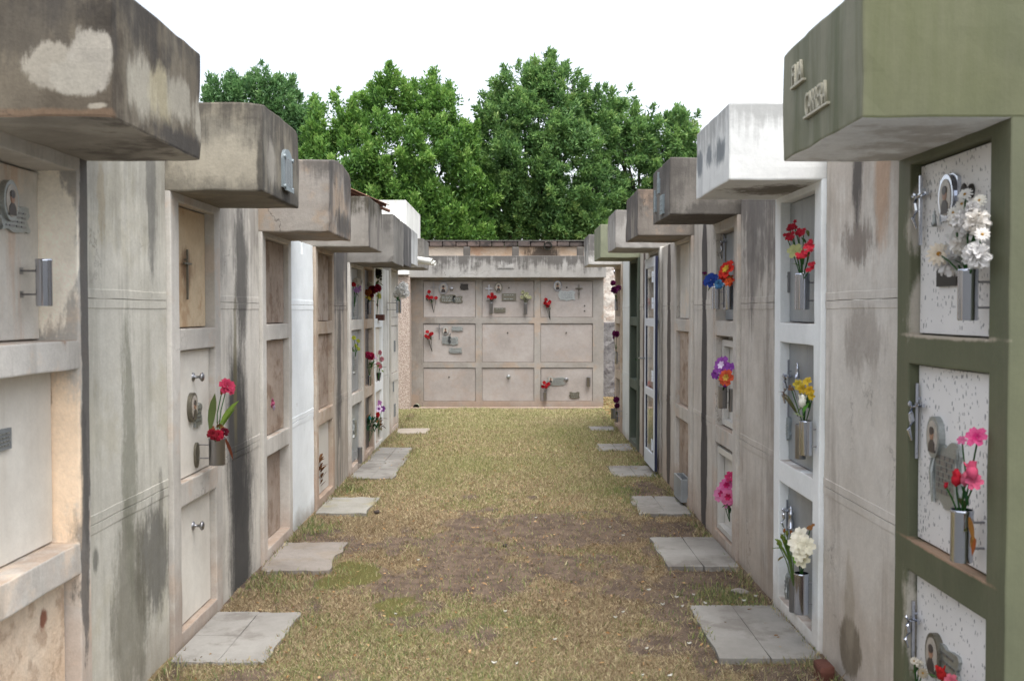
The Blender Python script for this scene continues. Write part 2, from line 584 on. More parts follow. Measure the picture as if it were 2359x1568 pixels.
M['olive'] = concrete('olive_paint', OL1, OL2, sat=0, streak=(srgb(122, 119, 98), 0.35, 0.50, 0.64), bump=0.0015, grain=0.09, rough=0.62, brush=0.6,
                      peel=(srgb(186, 182, 170), 0.775, 9.0),
                      patches=[((1.475, 3.815, 1.62), (0.03, 0.06, 0.14), srgb(206, 198, 184), 0.95, 1.1), ((1.475, 3.815, 1.95), (0.03, 0.06, 0.13), srgb(206, 198, 184), 0.95, 1.2), ((1.475, 3.815, 0.5), (0.03, 0.05, 0.2), srgb(206, 198, 184), 0.9, 1.2), ((1.46, 3.5, 1.535), (0.05, 0.4, 0.012), srgb(200, 186, 168), 0.9, 0.8), ((1.46, 3.5, 0.79), (0.05, 0.4, 0.010), srgb(170, 140, 116), 0.9, 0.8)], val=0.83)
M['olive_roof'] = concrete('olive_paint_roof', srgb(109, 112, 79), srgb(101, 105, 75), sat=0, streak=(srgb(150, 147, 125), 0.8, 0.34, 0.56), bump=0.0015,  # streak pales the path-facing front: light put into colour, with chalked paint
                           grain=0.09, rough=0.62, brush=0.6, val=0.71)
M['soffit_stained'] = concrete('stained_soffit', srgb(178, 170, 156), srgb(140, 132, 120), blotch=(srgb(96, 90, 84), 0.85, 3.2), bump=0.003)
M['soffit'] = concrete('bounce_offset_soffit', srgb(226, 231, 238), srgb(214, 219, 226), blotch=(srgb(136, 126, 112), 0.5, 2.0), bump=0.003)  # underside paled and blued to offset brown light bounced off the ground
M['green_dark'] = concrete('dark_green_paint', srgb(88, 96, 84), srgb(78, 86, 76), sat=0, bump=0.002, grain=0.08, mud=(srgb(120, 118, 106), 0.12, 0.5), val=0.95)
M['roof_green_pale'] = concrete('faded_green_paint', srgb(136, 139, 116), srgb(126, 129, 108), sat=0, streak=(srgb(106, 106, 92), 0.5, 0.52, 0.64), bump=0.002, val=0.9)
M['roof_mottled'] = concrete('whitewash_gone_black', srgb(190, 186, 180), srgb(170, 164, 156), streak=(srgb(90, 86, 84), 0.8, 0.50, 0.57),
                             soot=(srgb(92, 88, 85), 2.36, 2.60, 0.85), bump=0.003)
# niche fronts
M['frame_grey'] = concrete('grey_render_frame', srgb(178, 173, 165), srgb(164, 157, 147), streak=(srgb(122, 116, 108), 0.45, 0.52, 0.66),
                           mud=(srgb(150, 122, 100), 0.5, 0.7), blotch=(srgb(176, 152, 130), 0.35, 4.0), val=1.22, ledge=srgb(150, 122, 98), crack=0.45)
M['frame_patched'] = concrete('worn_frame', srgb(176, 171, 163), srgb(162, 155, 145), streak=(srgb(110, 105, 98), 0.45, 0.52, 0.64),
                              mud=(srgb(160, 126, 98), 0.9, 0.55), blotch=(srgb(192, 174, 154), 0.6, 3.2), bump=0.005,
                              patches=[(on_wall(LEFT, 196, 650, 0), (0.1, 0.050, 1.1), srgb(92, 89, 86), 0.9, 0.7),
                                       (on_wall(LEFT, 196, 1230, 0), (0.1, 0.045, 0.5), srgb(92, 89, 86), 0.85, 0.7),
                                       (on_wall(LEFT, 150, 760, 0), (0.1, 0.03, 0.06), srgb(132, 98, 72), 0.7, 1.4), ((-1.69, 3.82, 1.85), (0.12, 0.03, 0.33), srgb(232, 224, 208), 0.9, 0.7), ((-1.67, 3.82, 1.08), (0.13, 0.03, 0.36), srgb(222, 198, 170), 0.9, 0.9), ((-1.755, 3.82, 1.0), (0.015, 0.03, 0.07), srgb(120, 92, 70), 0.8, 1.4), ((-1.75, 3.82, 0.88), (0.015, 0.03, 0.06), srgb(120, 92, 70), 0.8, 1.4), ((-1.70, 3.82, 1.3), (0.012, 0.03, 0.05), srgb(130, 100, 76), 0.7, 1.4)], val=1.32, ledge=srgb(150, 122, 98))
M['frame_tan'] = concrete('tan_render_frame', srgb(172, 160, 146), srgb(152, 136, 118), streak=(srgb(104, 97, 90), 0.5, 0.52, 0.64),
                          mud=(srgb(158, 126, 102), 0.6, 0.7), blotch=(srgb(140, 112, 90), 0.4, 5.0), val=1.21, sat=0.08, ledge=srgb(150, 122, 98), crack=0.45)
M['frame_pale'] = concrete('pale_frame', srgb(190, 186, 178), srgb(176, 170, 160), streak=(srgb(126, 121, 114), 0.4, 0.54, 0.66),
                           mud=(srgb(168, 136, 112), 0.4, 0.65), val=1.16, ledge=srgb(150, 122, 98))
M['frame_white'] = concrete('white_painted_frame', srgb(226, 233, 238), srgb(218, 226, 231), streak=(srgb(176, 178, 176), 0.3, 0.54, 0.66),
                            mud=(srgb(190, 176, 160), 0.3, 0.7), peel=(srgb(160, 148, 132), 0.70, 5.0), bump=0.003, grain=0.07, brush=0.3, val=1.04, ledge=srgb(150, 122, 98))
M['frame_white_peel'] = concrete('white_paint_streaked', srgb(208, 210, 206), srgb(196, 196, 190), streak=(srgb(112, 106, 98), 0.85, 0.56, 0.61),
                                 peel=(srgb(140, 128, 114), 0.665, 6.0), bump=0.003)
# niche covers
M['cover_cream'] = concrete('cream_cover', srgb(190, 184, 172), srgb(178, 170, 157), streak=(srgb(150, 138, 122), 0.25, 0.56, 0.68), bump=0.002, grain=0.1, val=1.36)
M['cover_greige'] = concrete('stained_cover', srgb(176, 170, 160), srgb(162, 154, 142), streak=(srgb(158, 128, 104), 0.55, 0.56, 0.66),
                             blotch=(srgb(188, 166, 142), 0.3, 3.0), bump=0.003, val=1.49)
M['cover_ochre'] = concrete('ochre_cover', srgb(176, 158, 130), srgb(164, 142, 112), blotch=(srgb(146, 116, 86), 0.6, 5.0), bump=0.004,
                            patches=[(on_wall(LEFT, 432, 620, -0.05), (0.2, 0.12, 0.12), srgb(118, 86, 60), 0.7, 1.6)], val=1.35, sat=0.08)
M['cover_raw'] = concrete('raw_brown_render', srgb(158, 136, 116), srgb(136, 114, 94), blotch=(srgb(104, 82, 64), 0.65, 6.0), bump=0.006, grain=0.25, val=1.37, sat=0.42)
M['cover_crumbled'] = concrete('crumbled_render', srgb(196, 180, 160), srgb(182, 158, 132), blotch=(srgb(136, 112, 92), 0.55, 8.0), bump=0.012, grain=0.22,
                               patches=[(on_wall(LEFT, 100, 1425, -0.06), (0.1, 0.03, 0.035), srgb(122, 66, 44), 0.9, 1.3)], val=1.27, sat=0.08)
M['cover_bricky'] = concrete('broken_render_with_brick', srgb(156, 136, 118), srgb(140, 118, 100), blotch=(srgb(110, 88, 70), 0.5, 7.0), bump=0.008, grain=0.22,
                             patches=[(on_wall(LEFT, 640, 1148, -0.17), (0.1, 0.13, 0.035), srgb(122, 62, 48), 0.85, 1.0),
                                      (on_wall(LEFT, 643, 1185, -0.17), (0.1, 0.12, 0.035), srgb(118, 60, 46), 0.85, 1.0)], val=1.3, sat=0.42)
M['marble_grey'] = concrete('blue_grey_marble', srgb(140, 146, 150), srgb(122, 129, 134), streak=(srgb(100, 108, 114), 0.5, 0.45, 0.62), bump=0.0006, grain=0.1, rough=0.35, val=1.17)
M['marble_white'] = concrete('white_marble', srgb(206, 204, 198), srgb(190, 188, 182), blotch=(srgb(166, 164, 160), 0.4, 1.5), bump=0.0006, grain=0.04, rough=0.35)
M['tile_white'] = concrete('white_wall_tile', srgb(206, 202, 196), srgb(198, 194, 188), bump=0.0006, grain=0.05, rough=0.4)
M['granite_dark'] = concrete('dark_granite', srgb(58, 62, 70), srgb(44, 48, 54), blotch=(srgb(96, 100, 108), 0.6, 30.0), bump=0.0005, grain=0.5, rough=0.3)
M['cover_end'] = concrete('pinkish_grey_cover', srgb(164, 157, 152), srgb(153, 145, 139), blotch=(srgb(156, 138, 124), 0.3, 3.0), bump=0.002, grain=0.16, val=0.98, sat=0.08, crack=0.0)
M['end_frame'] = concrete('end_frame_cement', srgb(156, 149, 141), srgb(142, 134, 125), streak=(srgb(116, 106, 96), 0.4, 0.52, 0.66),
                          mud=(srgb(156, 124, 98), 0.35, 0.7), blotch=(srgb(170, 142, 116), 0.4, 2.5),
                          patches=[((-1.6, 17.4, 1.6), (0.28, 0.3, 1.0), srgb(116, 106, 96), 0.55, 1.4)], ledge=srgb(150, 122, 98), crack=0.45)
M['end_roof'] = concrete('end_roof_cement', srgb(160, 157, 152), srgb(148, 143, 136), streak=(srgb(104, 100, 96), 0.55, 0.50, 0.62),
                         soot=(srgb(88, 84, 80), 2.30, 2.52, 0.85), bump=0.004, crack=0.7)
n = NT('speckled_white_plate')
_p = n.vmath('MULTIPLY', n.P(), (0.0, 1.0, 0.5))
_pc = n.t.nodes.new('ShaderNodeCombineXYZ')
_ps = n.t.nodes.new('ShaderNodeSeparateXYZ')
n.put(_ps.inputs[0], _p)
n.put(_pc.inputs[0], _ps.outputs[1])
n.put(_pc.inputs[1], _ps.outputs[2])
_p = _pc.outputs[0]
_v = n.t.nodes.new('ShaderNodeTexVoronoi')
_v.inputs['Scale'].default_value = 84
_v.voronoi_dimensions = '2D'
n.put(_v.inputs['Vector'], n.vmath('ADD', _p, n.vmath('MULTIPLY', n.noise(22, 2, 0.5, color=True), (0.02, 0.02, 0.02))))
_sep = n.t.nodes.new('ShaderNodeSeparateColor')
n.put(_sep.inputs[0], _v.outputs['Color'])
_dash = n.math('MULTIPLY', n.math('LESS_THAN', _v.outputs['Distance'], n.math('MULTIPLY', _sep.outputs[1], 0.36)), n.math('GREATER_THAN', n.math('ADD', _sep.outputs[0], n.math('MULTIPLY', n.noise(3.0, 3, 0.6), 1.1)), 1.2))
_c = n.mix(n.step(n.noise(1.6, 4, 0.6), 0.35, 0.7), srgb(228, 226, 224), srgb(212, 210, 208))
_c = n.mix(n.math('MULTIPLY', n.step(n.noise(2.3, 6, 0.65), 0.60, 0.74), 0.5), _c, srgb(168, 138, 110))
n.shader(n.mix(n.math('MULTIPLY', _dash, 0.85), _c, srgb(88, 90, 98)), 0.4, spec=0.4)
M['speckled'] = n.mat
# wall panels between the tombs
P1 = lambda x, y: on_wall(LEFT, x, y, -0.02)
M['panel_stained'] = concrete(
    'stained_panel', srgb(174, 171, 158), srgb(160, 156, 142), streak=(srgb(126, 123, 110), 0.45, 0.48, 0.62), mud=(srgb(140, 128, 108), 0.25, 0.5), bump=0.003,
    blotch=(srgb(150, 144, 122), 0.35, 2.4),
    patches=[(P1(350, 1300), (0.1, 0.26, 0.30), srgb(82, 81, 76), 0.78, 1.9), (P1(310, 1400), (0.1, 0.24, 0.40), srgb(100, 97, 83), 0.65, 1.9),
             (P1(372, 1150), (0.1, 0.03, 0.16), srgb(96, 94, 88), 0.6, 1.4), (P1(300, 1050), (0.1, 0.09, 0.6), srgb(112, 112, 98), 0.7, 1.4),
             (P1(222, 1290), (0.1, 0.03, 0.06), srgb(96, 96, 90), 0.75, 1.0), (P1(350, 440), (0.1, 0.07, 0.42), srgb(100, 99, 95), 0.75, 1.2),
             (P1(235, 440), (0.1, 0.04, 0.2), srgb(134, 122, 98), 0.5, 1.4)], val=1.33, crack=0.45, soot=(srgb(128, 126, 118), 1.75, 2.35, 0.55))
M['panel_black'] = concrete(
    'black_streaked_panel', srgb(178, 172, 161), srgb(164, 157, 145), streak=(srgb(124, 119, 111), 0.5, 0.50, 0.64), bump=0.003,
    patches=[(P1(556, 640), (0.1, 0.16, 0.5), srgb(84, 82, 79), 0.9, 1.2), (P1(548, 1000), (0.1, 0.27, 0.72), srgb(58, 57, 56), 0.96, 1.0),
             (P1(556, 1240), (0.1, 0.30, 0.75), srgb(62, 61, 60), 0.95, 1.0), (P1(543, 860), (0.1, 0.045, 0.5), srgb(104, 97, 70), 0.7, 0.8)], val=1.35, crack=0.45, soot=(srgb(120, 116, 111), 1.8, 2.4, 0.6))
M['panel_white'] = concrete('peeling_white_panel', srgb(222, 232, 238), srgb(214, 224, 230), peel=(srgb(140, 130, 118), 0.69, 7.0), bump=0.004, grain=0.08,
                            mud=(srgb(150, 136, 118), 0.14, 0.7), brush=0.3, val=1.12)
M['panel_dark_streak'] = concrete(
    'dark_streaked_panel', srgb(166, 154, 139), srgb(150, 136, 120), streak=(srgb(96, 92, 88), 0.7, 0.48, 0.60), bump=0.003,
    patches=[((-1.6, 9.75, 2.0), (0.1, 0.34, 0.42), srgb(84, 82, 81), 0.85, 1.2), ((-1.6, 9.72, 1.0), (0.1, 0.14, 0.75), srgb(82, 80, 78), 0.85, 1.3)], val=1.22, soot=(srgb(92, 90, 89), 1.6, 2.2, 0.85))
M['panel_pale'] = concrete(
    'pale_panel', srgb(182, 176, 168), srgb(170, 162, 152), streak=(srgb(128, 120, 112), 0.5, 0.52, 0.64), mud=(srgb(158, 138, 118), 0.7, 0.6), bump=0.003,
    patches=[(on_wall(RIGHT, 1955, 1490, -0.02), (0.1, 0.16, 0.15), srgb(112, 102, 86), 0.9, 0.7),
             (on_wall(RIGHT, 1955, 1400, -0.02), (0.1, 0.07, 0.24), srgb(136, 127, 113), 0.6, 1.0),
             (on_wall(RIGHT, 1970, 560, -0.02), (0.1, 0.22, 0.11), srgb(112, 102, 94), 0.8, 1.7),
             (on_wall(RIGHT, 1973, 410, -0.02), (0.1, 0.07, 0.19), srgb(78, 74, 72), 0.9, 1.0),
             (on_wall(RIGHT, 2030, 420, -0.02), (0.1, 0.10, 0.26), srgb(160, 134, 112), 0.8, 1.0),
             (on_wall(RIGHT, 1985, 780, -0.02), (0.1, 0.24, 0.18), srgb(132, 124, 116), 0.6, 1.8)], val=1.36, crack=0.45, soot=(srgb(140, 128, 116), 1.75, 2.4, 0.5))
M['panel_streaked'] = concrete(
    'grey_streaked_panel', srgb(172, 165, 156), srgb(156, 147, 136), streak=(srgb(112, 105, 99), 0.65, 0.47, 0.60), mud=(srgb(156, 136, 116), 0.8, 0.6), bump=0.003,
    patches=[(on_wall(RIGHT, 1732, 580, -0.02), (0.1, 0.2, 0.35), srgb(104, 100, 97), 0.6, 1.8)], val=1.32, crack=0.45, soot=(srgb(108, 103, 99), 1.62, 2.3, 0.85))


def stripe_panel(name, t, w, c=srgb(70, 66, 66), top=True):
    return concrete(name, srgb(178, 171, 161), srgb(166, 156, 144), streak=(srgb(128, 121, 113), 0.5, 0.50, 0.64), mud=(srgb(164, 134, 108), 0.5, 0.6), bump=0.003,
                    patches=[((1.47, t, 0.45), (0.1, w, 0.62), c, 0.95, 0.5), ((1.47, t, 1.2), (0.1, w * 0.85, 0.6), c, 0.95, 0.5)] +
                            ([((1.47, t, 1.95), (0.1, w * 0.8, 0.42), c, 0.95, 0.6)] if top else []), val=1.23)


M['stripe_wide'] = stripe_panel('black_striped_panel', 7.98, 0.15)
M['stripe_mid'] = stripe_panel('dark_striped_panel', 9.78, 0.15, srgb(84, 76, 72))
M['stripe_far'] = stripe_panel('brown_striped_panel', 11.6, 0.16, srgb(92, 78, 72))
M['panel_bluewhite'] = concrete('blue_white_panel', srgb(200, 206, 206), srgb(190, 196, 196), streak=(srgb(170, 168, 160), 0.3, 0.54, 0.66), bump=0.002, grain=0.06,
                                mud=(srgb(160, 146, 128), 0.12, 0.6), val=1.12)
# small things
M['steel'] = plain('polished_steel', srgb(190, 194, 204), 0.14, 1.0, 0.02)
M['steel_dull'] = plain('dull_steel', srgb(150, 150, 152), 0.38, 1.0, 0.06)
M['pewter'] = plain('cast_pewter', srgb(168, 172, 170), 0.42, 0.85, 0.25, 160, bump=0.002)
M['pewter_dark'] = plain('tarnished_bronze', srgb(112, 108, 96), 0.5, 0.7, 0.3, 160, bump=0.002)
M['iron'] = plain('black_iron', srgb(62, 58, 54), 0.6, 0.3)
M['photo_white'] = plain('portrait_enamel', srgb(168, 160, 150), 0.2, 0, 0.2)
M['photo_dark'] = plain('portrait_suit', srgb(62, 54, 52), 0.3, 0, 0.2)
M['photo_skin'] = plain('portrait_face', srgb(150, 112, 90), 0.3, 0, 0.2)
M['blue_plaque'] = plain('blue_grey_plaque', srgb(128, 138, 142), 0.45, 0.2, 0.1)
M['grey_plaque'] = plain('grey_plaque', srgb(130, 134, 136), 0.5, 0.2, 0.1)
M['letters'] = plain('cream_letters', srgb(172, 167, 148), 0.5, 0.1, 0.1)
M['alu_white'] = plain('white_aluminium', srgb(206, 212, 220), 0.4, 0, 0.03)
M['navy'] = plain('navy_gasket', srgb(34, 40, 66), 0.5, 0, 0.05)
M['pvc'] = plain('white_pvc', srgb(232, 232, 226), 0.35, 0, 0.03)
M['clay'] = plain('dirty_clay', srgb(134, 136, 118), 0.8, 0, 0.2)
M['hole'] = plain('pipe_bore', srgb(22, 28, 22), 0.9, 0, 0.1)
M['brick'] = concrete('red_brick', srgb(104, 66, 54), srgb(82, 52, 44), sat=0, bump=0.004, grain=0.3)
M['rust'] = concrete('rusty_sheet', srgb(120, 82, 66), srgb(92, 66, 56), sat=0, blotch=(srgb(150, 120, 100), 0.5, 12.0), bump=0.003, grain=0.3)
g = bpy.data.materials.new('window_glass')
g.use_nodes = True
_b = g.node_tree.nodes['Principled BSDF']
_b.inputs['Base Color'].default_value = (0.9, 0.93, 0.93, 1)
_b.inputs['Roughness'].default_value = 0.03
_b.inputs['Transmission Weight'].default_value = 1.0
_b.inputs['IOR'].default_value = 1.1
M['glass'] = g
LEAFM = {}


def petal_mat(rgb, trans=0.32):
    if rgb not in LEAFM:
        q = 1.04 if min(rgb) > 170 else 0.85
        LEAFM[rgb] = plain('petal_%d_%d_%d' % rgb, srgb(*[(v * 0.9 + sum(rgb) / 30) * q for v in rgb]), 0.8, 0, 0.14, 120, spec=0.15, trans=trans)
    return LEAFM[rgb]


# ---------------------------------------------------------------- tombs
ROWS = [(0.07, 0.675), (0.79, 1.43), (1.535, None)]


def tomb(side, t0, t1, hb, ht, label, body, slab, covers, rec=0.10, depth=(0.05, 0.05, 0.05), posts=(0.12, 0.115), dz=0.0, slab_e=0.43,
         zfun=None, soffit=None, top_lip=0.03):
    hb += EYE
    ht += EYE
    to_w = lambda e, t, z: Vector((wx(side, e), t, z))
    root = empty('niche_tomb', (wx(side, 0), (t0 + t1) / 2, 0), label, 'tomb', 'niche tombs along both sides of the path')
    rows = [(a + dz if i else a, (b + dz) if b else hb - top_lip) for i, (a, b) in enumerate(ROWS)]
    ta, tb = t0 + posts[0], t1 - posts[1]

    def void(e, t, z):
        return e > -rec and ta < t < tb and any(a < z < b for a, b in rows)
    zs = [-0.06] + [v for ab in rows for v in ab] + [hb + 0.02]
    me = block_mesh('body', [-2.3, -rec, 0], [t0 + 0.002, ta, tb, t1 - 0.002], zs, void, to_w, 0.006, 0.003)
    link_mesh('body', me, M[body], root)
    mats = [M[slab]] + ([M[soffit]] if soffit else [])
    me = block_mesh('roof_slab', [-2.34, slab_e], [t0, t1], [hb, ht], lambda e, t, z: False, to_w, 0.009, 0.004, 0.07, zfun, chip=0.013 if 'olive' not in slab and 'white' not in slab else 0.006)
    o = link_mesh('roof_slab', me, mats, root)
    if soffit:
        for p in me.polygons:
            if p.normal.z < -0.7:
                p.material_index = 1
    out = []
    for i, (a, b) in enumerate(rows):
        cm = covers[i]
        me = block_mesh('niche_cover', [-rec + 0.001, -depth[i]], [ta + 0.006, tb - 0.006], [a + 0.006, b - 0.006],
                        lambda e, t, z: False, to_w, 0.003, 0.0015)
        out.append(link_mesh('niche_cover', me, M[cm], root))
    return dict(root=root, covers=out, side=side, slab=o, depth=depth, rows=rows, ta=ta, tb=tb)


def panel(side, t0, t1, top, mat, label, notch=None):
    root = empty('wall_panel', (wx(side, -0.02), (t0 + t1) / 2, 0), label, 'wall panel', 'cement wall panels between the tombs')
    to_w = lambda e, t, z: Vector((wx(side, e), t, z))
    for z0, z1 in ((-0.06, 0.798), (0.801, 1.668), (1.671, top)):
        zs = [z0] + ([z0 + 0.035] if z0 > 0 else []) + ([z1 - 0.035] if z1 < top else []) + [z1]

        def void(e, t, z):
            if notch and notch[0] < t < notch[1] and z > notch[2]:
                return True
            return e > -0.023 and not ((z0 > 0 and z < z0 + 0.035) or (z1 < top and z > z1 - 0.035))
        ts = [t0 + 0.004, t1 - 0.004]
        if notch:
            ts = [t0 + 0.004, notch[0], notch[1], t1 - 0.004]
            if z1 == top:
                zs = zs[:-1] + [notch[2], z1]
        me = block_mesh('plate', [-0.08, -0.023, -0.0205], ts, zs, void, to_w, 0.0015, 0.004)
        link_mesh('plate', me, M[mat], root)
    return root


T = {}
T['L1'] = tomb(LEFT, 3.04, 3.92, 0.56, 0.96, 'dark stained tomb at the left edge with a big pale patch on its roof slab', 'frame_patched', 'roof_patched',
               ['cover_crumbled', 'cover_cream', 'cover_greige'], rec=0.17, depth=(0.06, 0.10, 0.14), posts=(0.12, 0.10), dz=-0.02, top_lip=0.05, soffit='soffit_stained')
T['L2'] = tomb(LEFT, 4.87, 5.70, 0.56, 0.97, 'grey tomb with a small arched plaque on its roof slab and doorknobs on its covers', 'frame_grey', 'roof_plain',
               ['cover_cream', 'cover_cream', 'cover_ochre'], rec=0.10, depth=(0.035, 0.035, 0.05), top_lip=0.04)
T['L3'] = tomb(LEFT, 6.65, 7.53, 0.505, 0.96, 'cement tomb whose roof slab has a curved top, with bare brown niches', 'frame_pale', 'roof_curved',
               ['cover_bricky', 'cover_raw', 'cover_raw'], rec=0.24, depth=(0.07, 0.04, 0.035), posts=(0.10, 0.10),
               zfun=lambda e, t, z: z + (0.045 * math.sin(math.pi * (t - 6.65) / 0.88) if z > 2.45 else 0))
T['L4'] = tomb(LEFT, 8.46, 9.33, 0.523, 0.93, 'tan tomb with a rusty sheet on its roof slab and a white tiled bottom niche', 'frame_tan', 'roof_mossy',
               ['tile_white', 'cover_raw', 'cover_raw'], rec=0.2, depth=(0.04, 0.04, 0.035), posts=(0.10, 0.10))
T['L5'] = tomb(LEFT, 10.22, 11.178, 0.475, 0.95, 'grey tomb with blue grey marble niche covers, first of three joined on the left', 'frame_pale', 'roof_grey',
               ['marble_grey', 'marble_grey', 'marble_grey'], depth=(0.04, 0.04, 0.04), posts=(0.12, 0.14))
T['L6'] = tomb(LEFT, 11.182, 12.038, 0.50, 0.95, 'tomb with a soot black roof slab front and dark granite niche covers', 'frame_tan', 'roof_black',
               ['granite_dark', 'granite_dark', 'granite_dark'], depth=(0.05, 0.05, 0.05), posts=(0.10, 0.12))
T['L7'] = tomb(LEFT, 12.042, 12.85, 0.55, 0.95, 'white painted tomb on the left with two white pipes poking past its roof slab', 'frame_white', 'roof_white_old',
               ['cover_greige', 'cover_cream', 'cover_cream'], rec=0.16, depth=(0.03, 0.03, 0.03), posts=(0.10, 0.12))
T['L8'] = tomb(LEFT, 13.68, 14.57, 0.572, 0.954, 'plain pale tomb at the far end of the left row below a white box', 'frame_pale', 'roof_grey',
               ['frame_pale', 'frame_pale', 'frame_pale'], depth=(0.012, 0.012, 0.012), posts=(0.07, 0.07), rec=0.06)
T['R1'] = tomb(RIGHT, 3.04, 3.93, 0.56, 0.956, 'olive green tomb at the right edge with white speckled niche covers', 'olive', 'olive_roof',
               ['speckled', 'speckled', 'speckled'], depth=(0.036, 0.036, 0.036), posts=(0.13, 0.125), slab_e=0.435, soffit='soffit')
T['R2'] = tomb(RIGHT, 4.90, 5.76, 0.613, 0.975, 'white painted tomb with grey smudges on its roof slab and grey marble covers', 'frame_white', 'roof_white_dirty',
               ['marble_grey', 'marble_grey', 'marble_grey'], depth=(0.05, 0.05, 0.05), posts=(0.11, 0.12), dz=0.025, slab_e=0.435)
T['R3'] = tomb(RIGHT, 6.72, 7.53, 0.622, 0.988, 'brown grey tomb with pale blue plaques on its roof slab and white marble recesses', 'frame_grey', 'roof_plaques',
               ['marble_white', 'marble_white', 'marble_grey'], depth=(0.06, 0.09, 0.07), rec=0.14, posts=(0.12, 0.11), slab_e=0.435, dz=0.02, top_lip=0.07)
T['R4'] = tomb(RIGHT, 8.44, 9.33, 0.613, 0.985, 'cement tomb with flaking black roof slab and unmarked brown niches on the right', 'frame_grey', 'roof_flaky',
               ['cover_raw', 'cover_raw', 'cover_greige'], depth=(0.035, 0.035, 0.035), rec=0.13, posts=(0.12, 0.11), slab_e=0.435, dz=0.02)
T['R5'] = tomb(RIGHT, 10.25, 11.11, 0.618, 0.995, 'pale tomb closed by a tall white glazed metal door', 'frame_pale', 'roof_pale',
               ['cover_cream', 'cover_greige', 'cover_cream'], depth=(0.05, 0.05, 0.05), slab_e=0.435, dz=0.02)
T['R6'] = tomb(RIGHT, 12.0, 12.89, 0.614, 1.0, 'small tomb painted dark green inside under a faded green roof slab', 'green_dark', 'roof_green_pale',
               ['green_dark', 'green_dark', 'green_dark'], depth=(0.12, 0.12, 0.12), rec=0.2, slab_e=0.435, dz=0.02)
T['R7'] = tomb(RIGHT, 13.87, 14.71, 0.62, 1.02, 'tan tomb at the far end of the right row with purple flowers', 'frame_tan', 'roof_mottled',
               ['marble_grey', 'cover_greige', 'cover_raw'], depth=(0.06, 0.06, 0.06), slab_e=0.435, dz=0.02)

panel(LEFT, 3.92, 4.87, 2.42, 'panel_stained', 'grey panel mottled with black and green mould, left foreground')
panel(LEFT, 5.70, 6.65, 2.40, 'panel_black', 'panel with one broad black streak running down it, behind a pink rose')
panel(LEFT, 7.53, 8.46, 2.15, 'panel_white', 'peeling white painted panel with a notch broken out of its top', notch=(7.98, 8.06, 2.06))
panel(LEFT, 9.33, 10.22, 2.24, 'panel_dark_streak', 'tan panel with a narrow dark streak, left of the blue grey marble covers')
panel(LEFT, 12.85, 13.68, 2.15, 'frame_white_peel', 'white panel with flaking dark streaks beside the last left tomb')
panel(RIGHT, 3.93, 4.90, 2.42, 'panel_pale', 'pale panel with a dark oval stain near the ground, beside the olive tomb')
panel(RIGHT, 5.76, 6.72, 2.40, 'panel_streaked', 'brownish panel with grey streaks at the top, beside the white tomb')
panel(RIGHT, 7.53, 8.44, 2.40, 'stripe_wide', 'pale panel split by a wide black stripe, beside the blue rose')
panel(RIGHT, 9.33, 10.25, 2.245, 'stripe_mid', 'panel with a dark grey stripe, in front of the glazed door')
panel(RIGHT, 11.11, 12.0, 2.32, 'stripe_far', 'narrow looking panel with a thin brown stripe, behind the glazed door')
panel(RIGHT, 12.89, 13.87, 2.32, 'panel_bluewhite', 'clean bluish white panel beside the dark green tomb')

# ---------------------------------------------------------------- extra pieces of the tombs
def rowi(tb, row):
    return tb['covers'][row]


# lettering on the olive tomb
def lettering(text, c, height, width, side, parent, mat, bold=0.0):
    cu = bpy.data.curves.new('lettering', 'FONT')
    cu.body = text
    cu.size = 1.0
    cu.extrude = 0.05
    cu.offset = bold
    ob = bpy.data.objects.new('lettering_tmp', cu)
    COL.objects.link(ob)
    bpy.context.view_layer.update()
    me = bpy.data.meshes.new_from_object(ob.evaluated_get(bpy.context.evaluated_depsgraph_get()))
    bpy.data.objects.remove(ob)
    xs = [v.co.x for v in me.vertices]
    ys = [v.co.y for v in me.vertices]
    x0, x1, y0, y1 = min(xs), max(xs), min(ys), max(ys)
    for v in me.vertices:
        a = (v.co.x - x0) / (x1 - x0) * width
        b = (v.co.y - y0) / (y1 - y0) * height
        d = v.co.z * 0.12
        v.co = Vector((c.x - d - 0.004 if side == RIGHT else c.x + d + 0.004, c.y - a if side == RIGHT else c.y + a, c.z + b))
    return link_mesh('lettering', me, mat, parent)


sl = T['R1']['root']
X = 0.435
c = on_wall(RIGHT, 1829, 200, X)
lettering('FLIA', c, 0.072, 0.125, RIGHT, sl, M['letters'], 0.0)
c2 = on_wall(RIGHT, 1859, 268, X)
lettering('CARRERA', c2, 0.076, 0.235, RIGHT, sl, M['letters'], 0.0)
rb = MB()
rb.box(XR - X - 0.012, XR - X + 0.002, c.y + 0.015, c.y - 0.15, c.z - 0.010, c.z - 0.001)
rb.build('letter_rail', M['letters'], sl, bevel=0.002)
rb = MB()
rb.box(XR - X - 0.012, XR - X + 0.002, c2.y + 0.015, c2.y - 0.26, c2.z - 0.010, c2.z - 0.001)
rb.build('letter_rail', M['letters'], sl, bevel=0.002)

